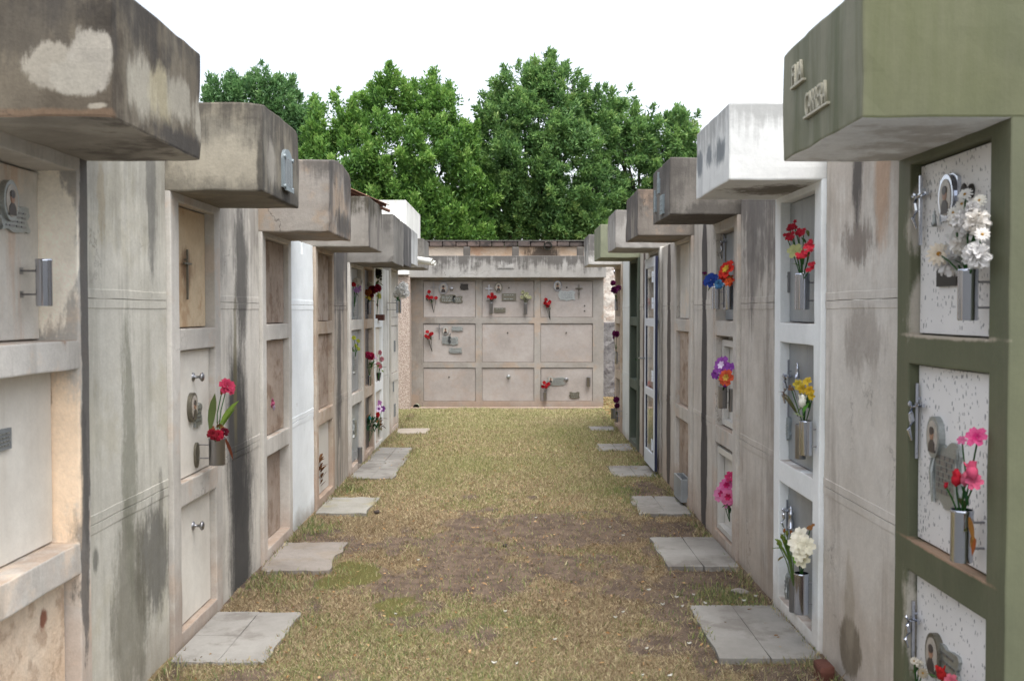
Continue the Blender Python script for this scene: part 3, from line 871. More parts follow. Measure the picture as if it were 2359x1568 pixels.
# arched plaque on the second left roof slab
c = on_wall(LEFT, 657, 395, 0.43)
mb = MB()
u, v, w = Vector((0, 1, 0)), Vector((0, 0, 1)), Vector((1, 0, 0))
arch = [(-0.10, -0.09), (0.10, -0.09), (0.10, 0.05)] + [(0.10 * math.cos(t), 0.05 + 0.06 * math.sin(t)) for t in np.linspace(0.15, math.pi - 0.15, 9)] + [(-0.10, 0.05)]
mb.prism(arch, c, u, v, w, 0.016, 0)
mb.box(c.x + 0.016, c.x + 0.026, c.y - 0.086, c.y + 0.086, c.z - 0.105, c.z - 0.085, 0)
for k in range(3):
    mb.box(c.x + 0.012, c.x + 0.022, c.y - 0.075 + k * 0.055, c.y - 0.06 + k * 0.055, c.z - 0.08, c.z + 0.06, 1)
for sy, sz in ((-1, 1), (1, 1), (-1, -1), (1, -1)):
    mb.lathe(Vector((c.x + 0.012, c.y + sy * 0.09, c.z + sz * 0.075 - 0.01)), [(0.012, 0), (0.010, 0.012), (0, 0.014)], (1, 0, 0), 8, 0)
mb.build('arched_plaque', [M['blue_plaque'], M['grey_plaque']], T['L2']['root'])

# three pale blue plaques on the third right roof slab
for px, py, du, dv in ((1519, 430, 0.07, 0.10), (1511, 472, 0.06, 0.105), (1527, 472, 0.13, 0.13)):
    c = on_wall(RIGHT, px, py, 0.435)
    mb = MB()
    mb.box(c.x - 0.014, c.x + 0.003, c.y - du / 2, c.y + du / 2, c.z - dv / 2, c.z + dv / 2)
    if du < 0.1:
        mb.box(c.x - 0.012, c.x + 0.002, c.y + du * 0.25, c.y + du / 2, c.z + dv / 2 + 0.001, c.z + dv / 2 + 0.05)
    for k in range(3):
        mb.box(c.x - 0.017, c.x - 0.012, c.y - du * 0.35, c.y + du * 0.35, c.z - dv * 0.3 + k * dv * 0.25, c.z - dv * 0.3 + k * dv * 0.25 + 0.008)
    mb.build('blue_plaque', M['blue_plaque'], T['R3']['root'], bevel=0.002)

# glazed door of the fifth right tomb
droot = T['R5']['root']
d0, d1 = 10.20, 10.98
e0, e1 = XR - 0.03, XR - 0.055
door = empty('door', (XR, 10.6, 0), None, None)
door.location = Vector((XR, 10.6, 0)) - world_origin(droot)
door.parent = droot
mb = MB()
zb, zt = 0.05, 2.16
mb.box(e0, e1, d0, d0 + 0.075, zb, zt)
mb.box(e0, e1, d1 - 0.075, d1, zb, zt)
zz = [(zb, 0.20), (0.76, 0.84), (1.47, 1.55), (zt - 0.10, zt)]
for a, b in zz:
    mb.box(e0, e1, d0 + 0.0755, d1 - 0.0755, a, b)
mb.build('door_frame', M['alu_white'], door, bevel=0.004)
mb = MB()
mb.box(e0 + 0.004, e1 + 0.004, d0 - 0.02, d0 - 0.0005, zb, zt)
mb.box(e0, e1 + 0.006, d1 - 0.092, d1 - 0.076, zb + 0.15, zt - 0.1)
mb.build('gasket', M['navy'], door)
for a, b in ((0.203, 0.757), (0.843, 1.467), (1.553, zt - 0.103)):
    mb = MB()
    mb.box(e0 - 0.008, e0 - 0.013, d0 + 0.076, d1 - 0.093, a, b)
    mb.build('glass_pane', M['glass'], door)
for z in (0.30, 0.98, 1.70, 1.96):
    mb = MB()
    mb.box(e1 - 0.001, e1 - 0.014, d0 + 0.07, d0 + 0.13, z - 0.055, z - 0.002)
    mb.box(e1 - 0.001, e1 - 0.014, d0 + 0.07, d0 + 0.13, z + 0.002, z + 0.055)
    mb.build('hinge', M['alu_white'], door, bevel=0.002)
mb = MB()
mb.tube([(e1 - 0.001, d1 - 0.04, 1.13), (e1 - 0.04, d1 - 0.04, 1.13), (e1 - 0.045, d1 + 0.08, 1.125)], 0.009)
mb.build('handle', M['steel_dull'], door, smooth=True)

# ---------------------------------------------------------------- the tomb that closes the path
EY = 17.4
ex = lambda px: (px - CX) / F * EY
ez = lambda py: on_y(CX, py, EY).z
eroot = empty('end_tomb', (-0.08, EY, 0), 'wide nine niche tomb facing the camera at the end of the path', 'tomb')
cols = [(ex(975), ex(1095)), (ex(1110), ex(1230)), (ex(1245), ex(1365))]
erows = [(0.12, ez(847)), (ez(834), ez(745)), (ez(731), 2.13)]
hole = lambda x, y, z: y < EY + 0.05 and any(a < x < b for a, b in cols) and any(a < z < b for a, b in erows)
me = block_mesh('body', [EY, EY + 0.05, EY + 2.2], [ex(945)] + [v for ab in cols for v in ab] + [ex(1390)],
                [-0.05] + [v for ab in erows for v in ab] + [2.20], lambda e, t, z: hole(t, e, z), lambda e, t, z: Vector((t, e, z)), 0.005, 0.003, 0.2)
link_mesh('body', me, M['end_frame'], eroot)
me = block_mesh('roof_slab', [EY - 0.2, EY + 2.25], [ex(941), ex(1393)], [2.175, 2.535], lambda e, t, z: False, lambda e, t, z: Vector((t, e, z)), 0.01, 0.005, 0.2)
link_mesh('roof_slab', me, M['end_roof'], eroot)
mb = MB()
mb.box(ex(938), ex(1386), EY - 0.20, EY - 0.012, -0.05, 0.03)
mb.build('plinth', M['end_frame'], eroot, bevel=0.01)
mb = MB()
c = on_y(1165, 614, EY - 0.2)
mb.box(c.x - 0.135, c.x + 0.135, c.y - 0.012, c.y + 0.004, c.z - 0.035, c.z + 0.035)
mb.box(c.x - 0.12, c.x + 0.12, c.y - 0.016, c.y - 0.010, c.z - 0.018, c.z + 0.018)
mb.build('name_plate', M['end_roof'], eroot, bevel=0.004)
ecov = {}
for i, (a, b) in enumerate(cols):
    for j, (za, zb_) in enumerate(erows):
        me = block_mesh('niche_cover', [EY + 0.012 + 0.005 * ((i + j) % 2), EY + 0.049], [a + 0.003 + 0.006 * (i == 2 and j == 0), b - 0.004], [za + 0.004, zb_ - 0.008],
                        lambda e, t, z: False, lambda e, t, z: Vector((t, e, z)), 0.004, 0.0015, 0.2)
        ecov[(i, 2 - j)] = link_mesh('niche_cover', me, M['cover_end'], eroot)   # (column, row from the top)
mb = MB()
c = on_y(960, 936, EY - 0.03)
mb.lathe(c + Vector((0, 0.3, 0)), [(0.05, 0), (0.05, -0.42)][::1], (0, 1, 0), 20, 0)
mb.lathe(c + Vector((0, 0.3, 0)), [(0.05, -0.42), (0.042, -0.42), (0.042, -0.1), (0, -0.1)], (0, 1, 0), 20, 1)
mb.build('drain_pipe', [M['clay'], M['hole']], eroot, smooth=False)

# ---------------------------------------------------------------- walls behind
BY = 19.75
M['old_plaster'] = concrete('old_pink_plaster', srgb(196, 180, 162), srgb(186, 158, 130), sat=0.1, blotch=(srgb(172, 128, 96), 0.6, 2.2), streak=(srgb(140, 110, 90), 0.4, 0.52, 0.66),
                            bump=0.02, patches=[((0.6, BY, 2.68), (0.36, 0.3, 0.2), srgb(80, 70, 62), 0.9, 1.5)])
M['rough_white'] = concrete('rough_white_plaster', srgb(214, 204, 192), srgb(202, 188, 174), blotch=(srgb(150, 118, 98), 0.5, 6.0), bump=0.04, grain=0.3)
M['grey_stone'] = concrete('grey_rubble_stone', srgb(138, 134, 134), srgb(112, 108, 110), blotch=(srgb(84, 80, 84), 0.7, 6.0), bump=0.04, grain=0.35)
broot = empty('boundary_wall', (0, BY, 0), 'old plastered wall with a brick coping behind the end tomb', 'wall')
me = block_mesh('plaster', [BY, BY + 0.35], [-9, 1.45, 9], [1.42, 2.84], lambda e, t, z: t > 1.45, lambda e, t, z: Vector((t, e, z)), 0, 0.012, 0.12, rs=4)
link_mesh('plaster', me, M['old_plaster'], broot)
me = block_mesh('rough_plaster', [BY - 0.02, BY + 0.35], [1.455, 9], [1.40, 2.84], lambda e, t, z: False, lambda e, t, z: Vector((t, e, z)), 0.01, 0.02, 0.08, rs=9)
link_mesh('rough_plaster', me, M['rough_white'], broot)
me = block_mesh('stone_base', [BY - 0.06, BY + 0.38], [-9, 9], [-0.1, 1.41], lambda e, t, z: False, lambda e, t, z: Vector((t, e, z)), 0.03, 0.03, 0.09, rs=9)
link_mesh('stone_base', me, M['grey_stone'], broot)
M['coping'] = concrete('sooty_coping_brick', srgb(108, 84, 74), srgb(82, 70, 65), blotch=(srgb(54, 50, 48), 0.85, 4.0), bump=0.01, grain=0.35)
mb = MB()
x = -4.0
rr = random.Random(3)
while x < 4.0:
    wd = rr.uniform(0.20, 0.26)
    mb.box(x, x + wd - 0.012, BY - 0.10 + rr.uniform(-0.012, 0.012), BY + 0.45, 2.842, 2.93 + rr.uniform(-0.006, 0.004))
    x += wd
mb.build('coping', M['coping'], broot, bevel=0.012)
mb = MB()
mb.box(-4.0, 4.0, BY - 0.11, BY + 0.46, 2.937, 2.955)
mb.build('coping_cap', M['end_roof'], broot, bevel=0.006)
c = on_y(1262, 566, BY - 0.13)
proot = MB()
proot.lathe(c, [(0.075, 0), (0.075, 0.5)], (0, 1, 0), 22, 0)
proot.lathe(c, [(0.075, 0), (0.062, 0), (0.062, 0.45), (0, 0.45)], (0, 1, 0), 22, 1)
tag(proot.build('clay_pipe', [M['clay'], M['hole']], origin=c, smooth=False), 'round pipe mouth poking out under the wall coping', 'pipe')
for px, lab in ((1075, 'short cement post nearest the left roofs, above the end tomb roof slab'), (1187, 'middle one of three short cement posts above the end tomb roof slab'),
                (1336, 'short cement post right of the pipe mouth, above the end tomb roof slab')):
    c = on_y(px, 580, 18.3)
    mb = MB()
    zt_ = on_y(px, 569, 18.3).z
    mb.box(c.x - 0.06, c.x + 0.06, 18.24, 18.36, 2.53, zt_)
    tag(mb.build('cement_post', M['roof_plaques'], origin=(c.x, 18.3, 2.53), bevel=0.02), lab, 'post', 'cement posts behind the end tomb roof')
# pebble dashed wall on the left of the end tomb
n = NT('pink_pebble_dash')
_v = n.t.nodes.new('ShaderNodeTexVoronoi')
_v.inputs['Scale'].default_value = 45
n.put(_v.inputs['Vector'], n.P())
_h = n.t.nodes.new('ShaderNodeSeparateColor')
n.put(_h.inputs[0], _v.outputs['Color'])
_c = n.mix(_h.outputs[0], srgb(198, 184, 172), srgb(178, 162, 150))
n.shader(n.mix(n.step(_v.outputs['Distance'], 0.3, 0.75), _c, srgb(156, 141, 130)), 0.85, 0, n.math('MULTIPLY', _v.outputs['Distance'], -1.0), 0.008)
M['pebble'] = n.mat
PY = 17.1
proot = empty('pebble_wall', (-2.6, PY, 0), 'pinkish pebble dashed wall with a white eave, left of the end tomb', 'wall')
mb = MB()
mb.box(-4.2, (943 - CX) / F * PY, PY, PY + 2.2, -0.05, 2.21)
mb.build('wall', M['pebble'], proot, bevel=0.01)
mb = MB()
mb.box(-4.25, (941 - CX) / F * (PY - 0.1), PY - 0.1, PY + 2.25, 2.215, 2.30)
mb.build('eave', M['white_clean'], proot, bevel=0.01)

# white block on the last left roofs, and what lies on the slabs
me = block_mesh('white_parapet_box', [-2.1, 0.294], [12.8, 14.78], [EYE + 0.962, EYE + 1.36], lambda e, t, z: False, lambda e, t, z: Vector((wx(LEFT, e), t, z)), 0.008, 0.003, 0.2)
o = link_mesh('white_parapet_box', me, M['white_clean'], None, (wx(LEFT, -0.9), 13.8, EYE + 0.962))
tag(o, 'clean white box shaped parapet on top of the far left roofs', 'parapet')
c = on_wall(LEFT, 965, 599, 0.40)
for (pa, pb, r, lab) in (((948, 595), (995, 602), 0.035, 'longer slant cut white plastic pipe at the far left roof slabs'),
                         ((952, 602), (1002, 606), 0.030, 'white plastic pipe just below the slant cut one')):
    a = on_y(pa[0], pa[1], 13.05 if r > 0.032 else 13.12)
    b = on_y(pb[0], pb[1], 12.95 if r > 0.032 else 13.0)
    mb = MB()
    dd = (b - a).normalized()
    mb.lathe(a - dd * 0.5, [(r, 0), (r, (b - a).length + 0.5), (r * 0.88, (b - a).length + 0.5), (r * 0.88, (b - a).length + 0.1)], dd, 18)
    tag(mb.build('plastic_pipe', M['pvc'], origin=a, smooth=False), lab, 'pipe', 'white pipes at the far left roofs')
mb = MB()
a, b = on_y(808, 432, 8.55), on_y(895, 470, 9.3)
dy = (b - a).normalized()
sx = Vector((1, 0, 0.42)).normalized()
nz = dy.cross(sx).normalized()
vs, fs = [], []
NN = 14
for side_ in (0, 1):
    for i in range(2):
        p = a.lerp(b, i)
        for k in range(NN + 1):
            q = p - sx * (0.24 * k / NN) + nz * (0.012 * math.cos(k * math.pi) + side_ * 0.006)
            vs.append(q)
m1 = NN + 1
for k in range(NN):
    fs.append((k, k + 1, m1 + k + 1, m1 + k))
    fs.append((2 * m1 + k, 3 * m1 + k, 3 * m1 + k + 1, 2 * m1 + k + 1))
    fs.append((k, 2 * m1 + k, 2 * m1 + k + 1, k + 1))
    fs.append((m1 + k, m1 + k + 1, 3 * m1 + k + 1, 3 * m1 + k))
mb.add(vs, fs)
mid = a.lerp(b, 0.5)
tag(mb.build('rusty_sheet', M['rust'], origin=mid), 'rusty corrugated sheet lying on the mossy topped roof slab', 'metal sheet')
mb = MB()
mb.tube([on_y(812, 452, 8.72), on_y(896, 486, 9.4)], 0.014, 6)
tag(mb.build('rusty_rod', M['rust'], origin=on_y(850, 466, 9.0)), 'thin rusty rod under the edge of the corrugated sheet', 'rod')

# ---------------------------------------------------------------- fittings screwed to the niche covers
class Plane:
    """a niche cover seen from the path: u along it, v up, w out of it"""

    def __init__(s, side, e):
        s.side, s.e = side, e
        if side in (LEFT, RIGHT):
            s.u = Vector((0, 1, 0)) if side == LEFT else Vector((0, -1, 0))
            s.w = Vector((1, 0, 0)) if side == LEFT else Vector((-1, 0, 0))
        else:
            s.u, s.w = Vector((1, 0, 0)), Vector((0, -1, 0))
        s.v = Vector((0, 0, 1))

    def at(s, px, py, out=0.0):
        if s.side in (LEFT, RIGHT):
            return on_wall(s.side, px, py, s.e + out)
        return on_y(px, py, s.e - out)


def crucifix(cover, pl, px, y0, y1, mat='steel', figure=True, arm=0.5, wid=0.012):
    a, b = pl.at(px, y0), pl.at(px, y1)
    h = a.z - b.z
    c = a.lerp(b, 0.5)
    mb = MB()
    mb.obox(c + pl.w * 0.016, pl.u, pl.v, pl.w, wid / 2, h / 2, 0.005)
    cz = a - pl.v * (h * 0.28)
    cz = Vector((c.x, c.y, cz.z))
    mb.obox(cz + pl.w * 0.0175, pl.u, pl.v, pl.w, h * arm / 2, wid / 2, 0.005)
    mb.obox(c + pl.w * 0.006 + pl.v * h * 0.3, pl.u, pl.v, pl.w, 0.004, 0.004, 0.008)
    if figure:
        k = h
        base = cz + pl.w * 0.032
        mb.tube([base + pl.v * (-.02 * k), base + pl.v * (-.12 * k) + pl.w * .004, base + pl.v * (-.22 * k)], [0.038 * k, 0.034 * k, 0.04 * k], 8)
        mb.tube([base + pl.v * (-.22 * k), base + pl.v * (-.34 * k) + pl.w * .012 + pl.u * .01 * k, base + pl.v * (-.48 * k)], [0.036 * k, 0.03 * k, 0.014 * k], 8)
        for s in (-1, 1):
            mb.tube([base + pl.v * (-.03 * k) + pl.u * s * .03 * k, base + pl.u * s * .12 * k + pl.v * (-.02 * k), base + pl.u * s * .22 * k + pl.v * (.01 * k)], [0.016 * k, 0.013 * k, 0.009 * k], 6)
        mb.lathe(base + pl.v * (.0 * k) + pl.w * 0.008, [(0.001, -0.03 * k), (0.026 * k, -0.01 * k), (0.026 * k, 0.02 * k), (0.001, 0.045 * k)], pl.v, 8)
    return mb.build('crucifix', M[mat], cover)


def portrait(cover, pl, px, py, h, frame='pewter', square=False, fig=True):
    c = pl.at(px, py)
    mb = MB()
    rx, rz = h * 0.38, h * 0.5
    el = [(rx * math.cos(t), rz * math.sin(t)) for t in np.linspace(0, 2 * math.pi, 28, endpoint=False)]
    if square:
        mb.prism([(-rx * 1.2, -rz), (rx * 1.2, -rz), (rx * 1.2, rz * 0.8), (rx * 0.6, rz), (-rx * 0.6, rz), (-rx * 1.2, rz * 0.8)], c, pl.u, pl.v, pl.w, 0.012, 0)
    mb.prism(el, c, pl.u, pl.v, pl.w, 0.018, 0)
    mb.prism([(a * 1.0, b * 1.0) for a, b in el], c + pl.w * 0.0185, pl.u, pl.v, pl.w, 0.004, 0)
    mb.prism([(a * 0.78, b * 0.8) for a, b in el], c + pl.w * 0.0188, pl.u, pl.v, pl.w, 0.006, 1)
    if fig:
        body = [(-rx * .5, -rz * .72), (rx * .5, -rz * .72), (rx * .42, -rz * .3), (rx * .16, -rz * .12), (-rx * .16, -rz * .12), (-rx * .42, -rz * .3)]
        mb.prism(body, c + pl.w * 0.0225, pl.u, pl.v, pl.w, 0.0045, 2)
        mb.prism([(rx * .26 * math.cos(t), rz * .12 + rz * .26 * math.sin(t)) for t in np.linspace(0, 2 * math.pi, 12, endpoint=False)], c + pl.w * 0.0225, pl.u, pl.v, pl.w, 0.005, 3)
        mb.prism([(rx * .3 * math.cos(t), rz * .3 + rz * .2 * math.sin(t)) for t in np.linspace(0, 2 * math.pi, 12, endpoint=False)], c + pl.w * 0.0225, pl.u, pl.v, pl.w, 0.0055, 2)
    return mb.build('portrait', [M[frame], M['photo_white'], M['photo_dark'], M['photo_skin']], cover)


_pr = random.Random(11)


def plaque(cover, pl, px, py, wd, h, mat='pewter', wavy=True, lines=4, scroll=False):
    c = pl.at(px, py)
    mb = MB()
    pts = []
    nseg = 8
    k = 0.05 if wavy else 0.0
    for a, b, m in (((-.5, -.5), (.5, -.5), 0), ((.5, -.5), (.5, .5), 1), ((.5, .5), (-.5, .5), 0), ((-.5, .5), (-.5, -.5), 1)):
        for i in range(nseg):
            t = i / nseg
            q = [a[0] + (b[0] - a[0]) * t, a[1] + (b[1] - a[1]) * t]
            q[1 - m] += _pr.uniform(-k, k) + k * math.sin(t * 9)
            pts.append((q[0] * wd, q[1] * h))
    mb.prism(pts, c, pl.u, pl.v, pl.w, 0.012, 0)
    for i in range(lines):
        y = h * (0.28 - 0.56 * i / max(1, lines - 1))
        x = -wd * 0.36
        while x < wd * 0.3:
            l = _pr.uniform(0.03, 0.12) * wd * 2
            x2 = min(x + l, wd * 0.36)
            mb.obox(c + pl.u * ((x + x2) / 2) + pl.v * y + pl.w * 0.0135, pl.u, pl.v, pl.w, (x2 - x) / 2, h * 0.035, 0.002, 1)
            x = x2 + wd * 0.05
    if scroll:
        for sx_ in (-1, 1):
            mb.tube([c + pl.u * (sx_ * wd * .5) + pl.v * (-h * .5) + pl.w * .012, c + pl.u * (sx_ * wd * .53) + pl.w * .02, c + pl.u * (sx_ * wd * .5) + pl.v * (h * .5) + pl.w * .012], 0.009, 8, 0)
    return mb.build('plaque', [M[mat], M['pewter'] if mat != 'pewter' else M['steel_dull']], cover)


def knob(cover, pl, px, py, r=0.022, ln=0.055, mat='steel_dull'):
    c = pl.at(px, py)
    mb = MB()
    mb.lathe(c, [(r * 1.0, 0), (r * 0.95, 0.006), (r * 0.35, 0.010), (r * 0.3, ln * 0.6), (r * 0.9, ln * 0.75), (r * 1.05, ln * 0.9), (r * 0.8, ln), (0, ln + 0.002)], pl.w, 18)
    return mb.build('knob', M[mat], cover, smooth=True)


def statuette(cover, pl, px, y0, y1, mat='pewter'):
    a, b = pl.at(px, y0), pl.at(px, y1)
    h = a.z - b.z
    c = b + pl.w * 0.02
    mb = MB()
    mb.lathe(c, [(0.02, 0), (0.16 * h, 0.02 * h), (0.13 * h, 0.3 * h), (0.10 * h, 0.55 * h), (0.14 * h, 0.68 * h), (0.06 * h, 0.78 * h), (0.085 * h, 0.88 * h), (0.05 * h, 0.98 * h), (0, h)], (0, 0, 1), 12)
    return mb.build('statuette', M[mat], cover, smooth=True)


def PLN(key, row):
    tb = T[key]
    return tb['covers'][row], Plane(tb['side'], -tb['depth'][row])


# first left tomb
cv, pl = PLN('L1', 2)
plaque(cv, pl, 28, 505, 0.20, 0.085, 'pewter', lines=4)
portrait(cv, pl, 12, 462, 0.14, 'pewter', fig=True)
cv, pl = PLN('L1', 1)
plaque(cv, pl, 2, 1012, 0.10, 0.07, 'grey_plaque', False)
# second left tomb
cv, pl = PLN('L2', 2)
crucifix(cv, pl, 424, 575, 690, 'pewter_dark', False, 0.45, 0.009)
cv, pl = PLN('L2', 1)
knob(cv, pl, 444, 868)
plaque(cv, pl, 452, 956, 0.115, 0.11, 'pewter', lines=4)
portrait(cv, pl, 438, 938, 0.15, 'pewter_dark', fig=True)
c = pl.at(450, 1042)
mb = MB()
mb.prism([(0.035 * math.sin(t) * (1 if abs(t) < 9 else 1), -0.062 * math.cos(t) * (1.25 if math.cos(t) > 0 else 0.85)) for t in np.linspace(0, 2 * math.pi, 18, endpoint=False)], c, pl.u, pl.v, pl.w, 0.012)
mb.obox(c + pl.w * 0.014, pl.u, pl.v, pl.w, 0.004, 0.05, 0.003)
mb.build('leaf_plaque', M['pewter_dark'], cv)
cv, pl = PLN('L2', 0)
knob(cv, pl, 444, 1210)
# far left tombs
for row, ys in ((0, (985, 950)), (1, (840, 800)), (2, (715, 690))):
    cv, pl = PLN('L5', row)
    plaque(cv, pl, 816, ys[0], 0.16, 0.17, 'pewter', lines=5)
cv, pl = PLN('L5', 1)
for yy in (868, 888):
    knob(cv, pl, 827, yy, 0.012, 0.04, 'iron')
cv, pl = PLN('L8', 2)
cv, pl = PLN('L8', 1)
plaque(cv, pl, 908, 797, 0.13, 0.15, 'grey_plaque', False)
cv, pl = PLN('L8', 0)
plaque(cv, pl, 905, 888, 0.07, 0.16, 'grey_plaque', False)
plaque(cv, pl, 908, 944, 0.16, 0.17, 'grey_plaque', False)
# first right tomb
cv, pl = PLN('R1', 2)
crucifix(cv, pl, 2130, 405, 565, 'steel')
statuette(cv, pl, 2165, 485, 522, 'pewter')
portrait(cv, pl, 2192, 455, 0.155, 'steel', square=True)
knob(cv, pl, 2238, 440, 0.024, 0.03, 'iron')
plaque(cv, pl, 2186, 638, 0.16, 0.062, 'iron', False, 1)
cv, pl = PLN('R1', 1)
crucifix(cv, pl, 2120, 882, 1055, 'steel')
portrait(cv, pl, 2162, 1006, 0.145, 'pewter')
plaque(cv, pl, 2185, 1095, 0.19, 0.21, 'pewter', lines=7, scroll=True)
cv, pl = PLN('R1', 0)
crucifix(cv, pl, 2112, 1382, 1525, 'steel')
portrait(cv, pl, 2160, 1508, 0.155, 'pewter_dark')
plaque(cv, pl, 2190, 1530, 0.16, 0.10, 'pewter', lines=3)
# second right tomb
cv, pl = PLN('R2', 1)
crucifix(cv, pl, 1822, 828, 960, 'steel')
plaque(cv, pl, 1815, 985, 0.13, 0.115, 'blue_plaque', True, 5)
statuette(cv, pl, 1845, 835, 870, 'steel')
cv, pl = PLN('R2', 0)
crucifix(cv, pl, 1819, 1150, 1235, 'steel')
statuette(cv, pl, 1830, 1165, 1215, 'steel')
plaque(cv, pl, 1812, 1355, 0.12, 0.16, 'pewter', lines=5, scroll=True)
cv, pl = PLN('R2', 2)
plaque(cv, pl, 1818, 650, 0.04, 0.11, 'steel_dull', False, 1)
# third right tomb
cv, pl = PLN('R3', 2)
crucifix(cv, pl, 1672, 535, 615, 'steel', True)
for key, rows in (('R3', (0, 1)),):
    for row in rows:
        tb = T[key]
        a, b = tb['rows'][row]
        mb = MB()
        X0 = XR + tb['depth'][row]
        for t0_, t1_, z0_, z1_ in ((tb['ta'] + 0.008, tb['ta'] + 0.05, a + 0.01, b - 0.03), (tb['tb'] - 0.05, tb['tb'] - 0.008, a + 0.01, b - 0.03), (tb['ta'] + 0.051, tb['tb'] - 0.051, b - 0.075, b - 0.03), (tb['ta'] + 0.051, tb['tb'] - 0.051, a + 0.01, a + 0.05)):
            mb.box(X0 - 0.045, X0 - 0.0005, t0_, t1_, z0_, z1_)
        mb.build('marble_surround', M['marble_white'], tb['covers'][row], bevel=0.004)
# seventh right tomb
for row, yy in ((2, (585, 650)), (1, (755, 800)), (0, (880, 930))):
    cv, pl = PLN('R7', row)
    crucifix(cv, pl, 1421, yy[0], yy[1], 'steel', True)

# end tomb
def EP(c, r):
    return ecov[(c, r)], Plane(0, EY + 0.012)


cv, pl = EP(0, 0)
crucifix(cv, pl, 999, 650, 692, 'steel_dull', False, 0.36, 0.008)
portrait(cv, pl, 1021, 664, 0.19, 'steel_dull')
knob(cv, pl, 1040, 665, 0.03, 0.04)
plaque(cv, pl, 1030, 688, 0.25, 0.13, 'pewter_dark', lines=4)
plaque(cv, pl, 1053, 690, 0.17, 0.11, 'pewter_dark', lines=4)
plaque(cv, pl, 1069, 661, 0.13, 0.10, 'iron', lines=0)
cv, pl = EP(1, 0)
crucifix(cv, pl, 1126, 655, 690, 'steel', False, 0.5, 0.01)
portrait(cv, pl, 1148, 662, 0.17, 'pewter_dark')
plaque(cv, pl, 1172, 684, 0.24, 0.12, 'pewter_dark', False, 2)
plaque(cv, pl, 1151, 714, 0.19, 0.075, 'pewter_dark', False, 1)
cv, pl = EP(2, 0)
portrait(cv, pl, 1284, 659, 0.17, 'steel')
plaque(cv, pl, 1305, 681, 0.26, 0.15, 'pewter', lines=4)
crucifix(cv, pl, 1333, 655, 688, 'pewter_dark', True, 0.5, 0.012)
cv, pl = EP(0, 1)
crucifix(cv, pl, 1012, 746, 782, 'steel', False, 0.45, 0.010)
portrait(cv, pl, 1026, 761, 0.13, 'pewter')
knob(cv, pl, 1036, 769, 0.012, 0.03)
plaque(cv, pl, 1028, 783, 0.14, 0.13, 'pewter', lines=4)
plaque(cv, pl, 1043, 785, 0.16, 0.13, 'pewter', lines=4)
plaque(cv, pl, 1053, 757, 0.17, 0.075, 'pewter', lines=2)
plaque(cv, pl, 1049, 807, 0.20, 0.085, 'pewter', lines=2)
cv, pl = EP(2, 2)
plaque(cv, pl, 1279, 878, 0.28, 0.13, 'pewter', lines=4)
portrait(cv, pl, 1268, 874, 0.12, 'pewter')
knob(cv, pl, 1304, 874, 0.034, 0.04)
plaque(cv, pl, 1323, 910, 0.16, 0.10, 'pewter_dark', lines=3)
cv, pl = EP(1, 2)
knob(cv, pl, 1171, 867, 0.032, 0.05, 'pewter')
for (c_, r_, x_, y_) in ((0, 2, 1034, 868), (1, 1, 1169, 766), (2, 1, 1304, 766), (1, 0, 1172, 663), (2, 0, 1346, 704), (2, 0, 1346, 716), (2, 0, 1305, 662)):
    cv, pl = EP(c_, r_)
    knob(cv, pl, x_, y_, 0.011, 0.012, 'iron')

# ---------------------------------------------------------------- vases and flowers
def vase(side, px, y0, y1, wpx, e, label, mat='steel', tilt=0.0, wall_e=-0.05):
    """steel cup hung on the wall by two rods; y0 rim, y1 foot"""
    P = lambda y: (on_wall(side, px, y, e) if side in (LEFT, RIGHT) else on_y(px, y, EY - e))
    a, b = P(y0), P(y1)
    h = a.z - b.z
    dist = a.y
    r = wpx / F * dist / 2
    foot = Vector((b.x, b.y, b.z))
    root = empty('flower_vase', foot, label, 'vase', 'steel flower vases')
    ax = Vector((0, tilt, 1)).normalized()
    mb = MB()
    mb.lathe(foot, [(0, 0), (r * 0.94, 0), (r, 0.004), (r, h * 0.93), (r * 1.04, h * 0.95), (r * 1.04, h * 0.985), (r * 1.0, h), (r * 0.93, h), (r * 0.93, h * 0.55), (0, h * 0.55)], ax, 28)
    o = mb.build('cup', M[mat], root, smooth=True, fix=False)
    me = o.data
    if hasattr(me, 'set_sharp_from_angle'):
        me.set_sharp_from_angle(angle=R(40))
    pl = Plane(side, wall_e)
    gap = (e - wall_e)
    mb = MB()
    for k in (0.25, 0.75):
        c = foot + ax * (h * k)
        mb.tube([c - pl.w * (gap + 0.002), c - pl.w * (r * 0.9)], 0.004, 6)
        mb.obox(c - pl.w * (gap), pl.u, pl.v, pl.w, 0.012, 0.012, 0.002)
    mb.build('bracket', M['steel_dull'], root)
    return foot + ax * h


fr = random.Random(5)


def basis(d):
    d = d.normalized()
    a = d.cross(Vector((0, 0, 1)))
    if a.length < 1e-3:
        a = Vector((1, 0, 0))
    a.normalize()
    return a, d.cross(a), d


def petal(mb, c, A, B, D, phi, tilt, L, W, curl, r0, mi=0, taper=0.45, tipw=0.5):
    """one bent petal leaving c in direction phi, rising by tilt, 3 segments long"""
    rad = A * math.cos(phi) + B * math.sin(phi)
    tan = -A * math.sin(phi) + B * math.cos(phi)
    vs, fs = [], []
    p = c + rad * r0
    t = tilt
    wid = [taper, 1.0, 0.9, tipw]
    for i in range(4):
        w = W * wid[i] * 0.5
        up = D * math.cos(t) - rad * math.sin(t)
        cup = up * (w * 0.35)
        vs += [p - tan * w + cup, p - up * (w * 0.05), p + tan * w + cup]
        t += -curl / 3
        p = p + (rad * math.cos(t) + D * math.sin(t)) * (L / 3)
    for i in range(3):
        for j in range(2):
            fs.append((i * 3 + j, i * 3 + j + 1, (i + 1) * 3 + j + 1, (i + 1) * 3 + j))
    mb.add(vs, fs, mi)


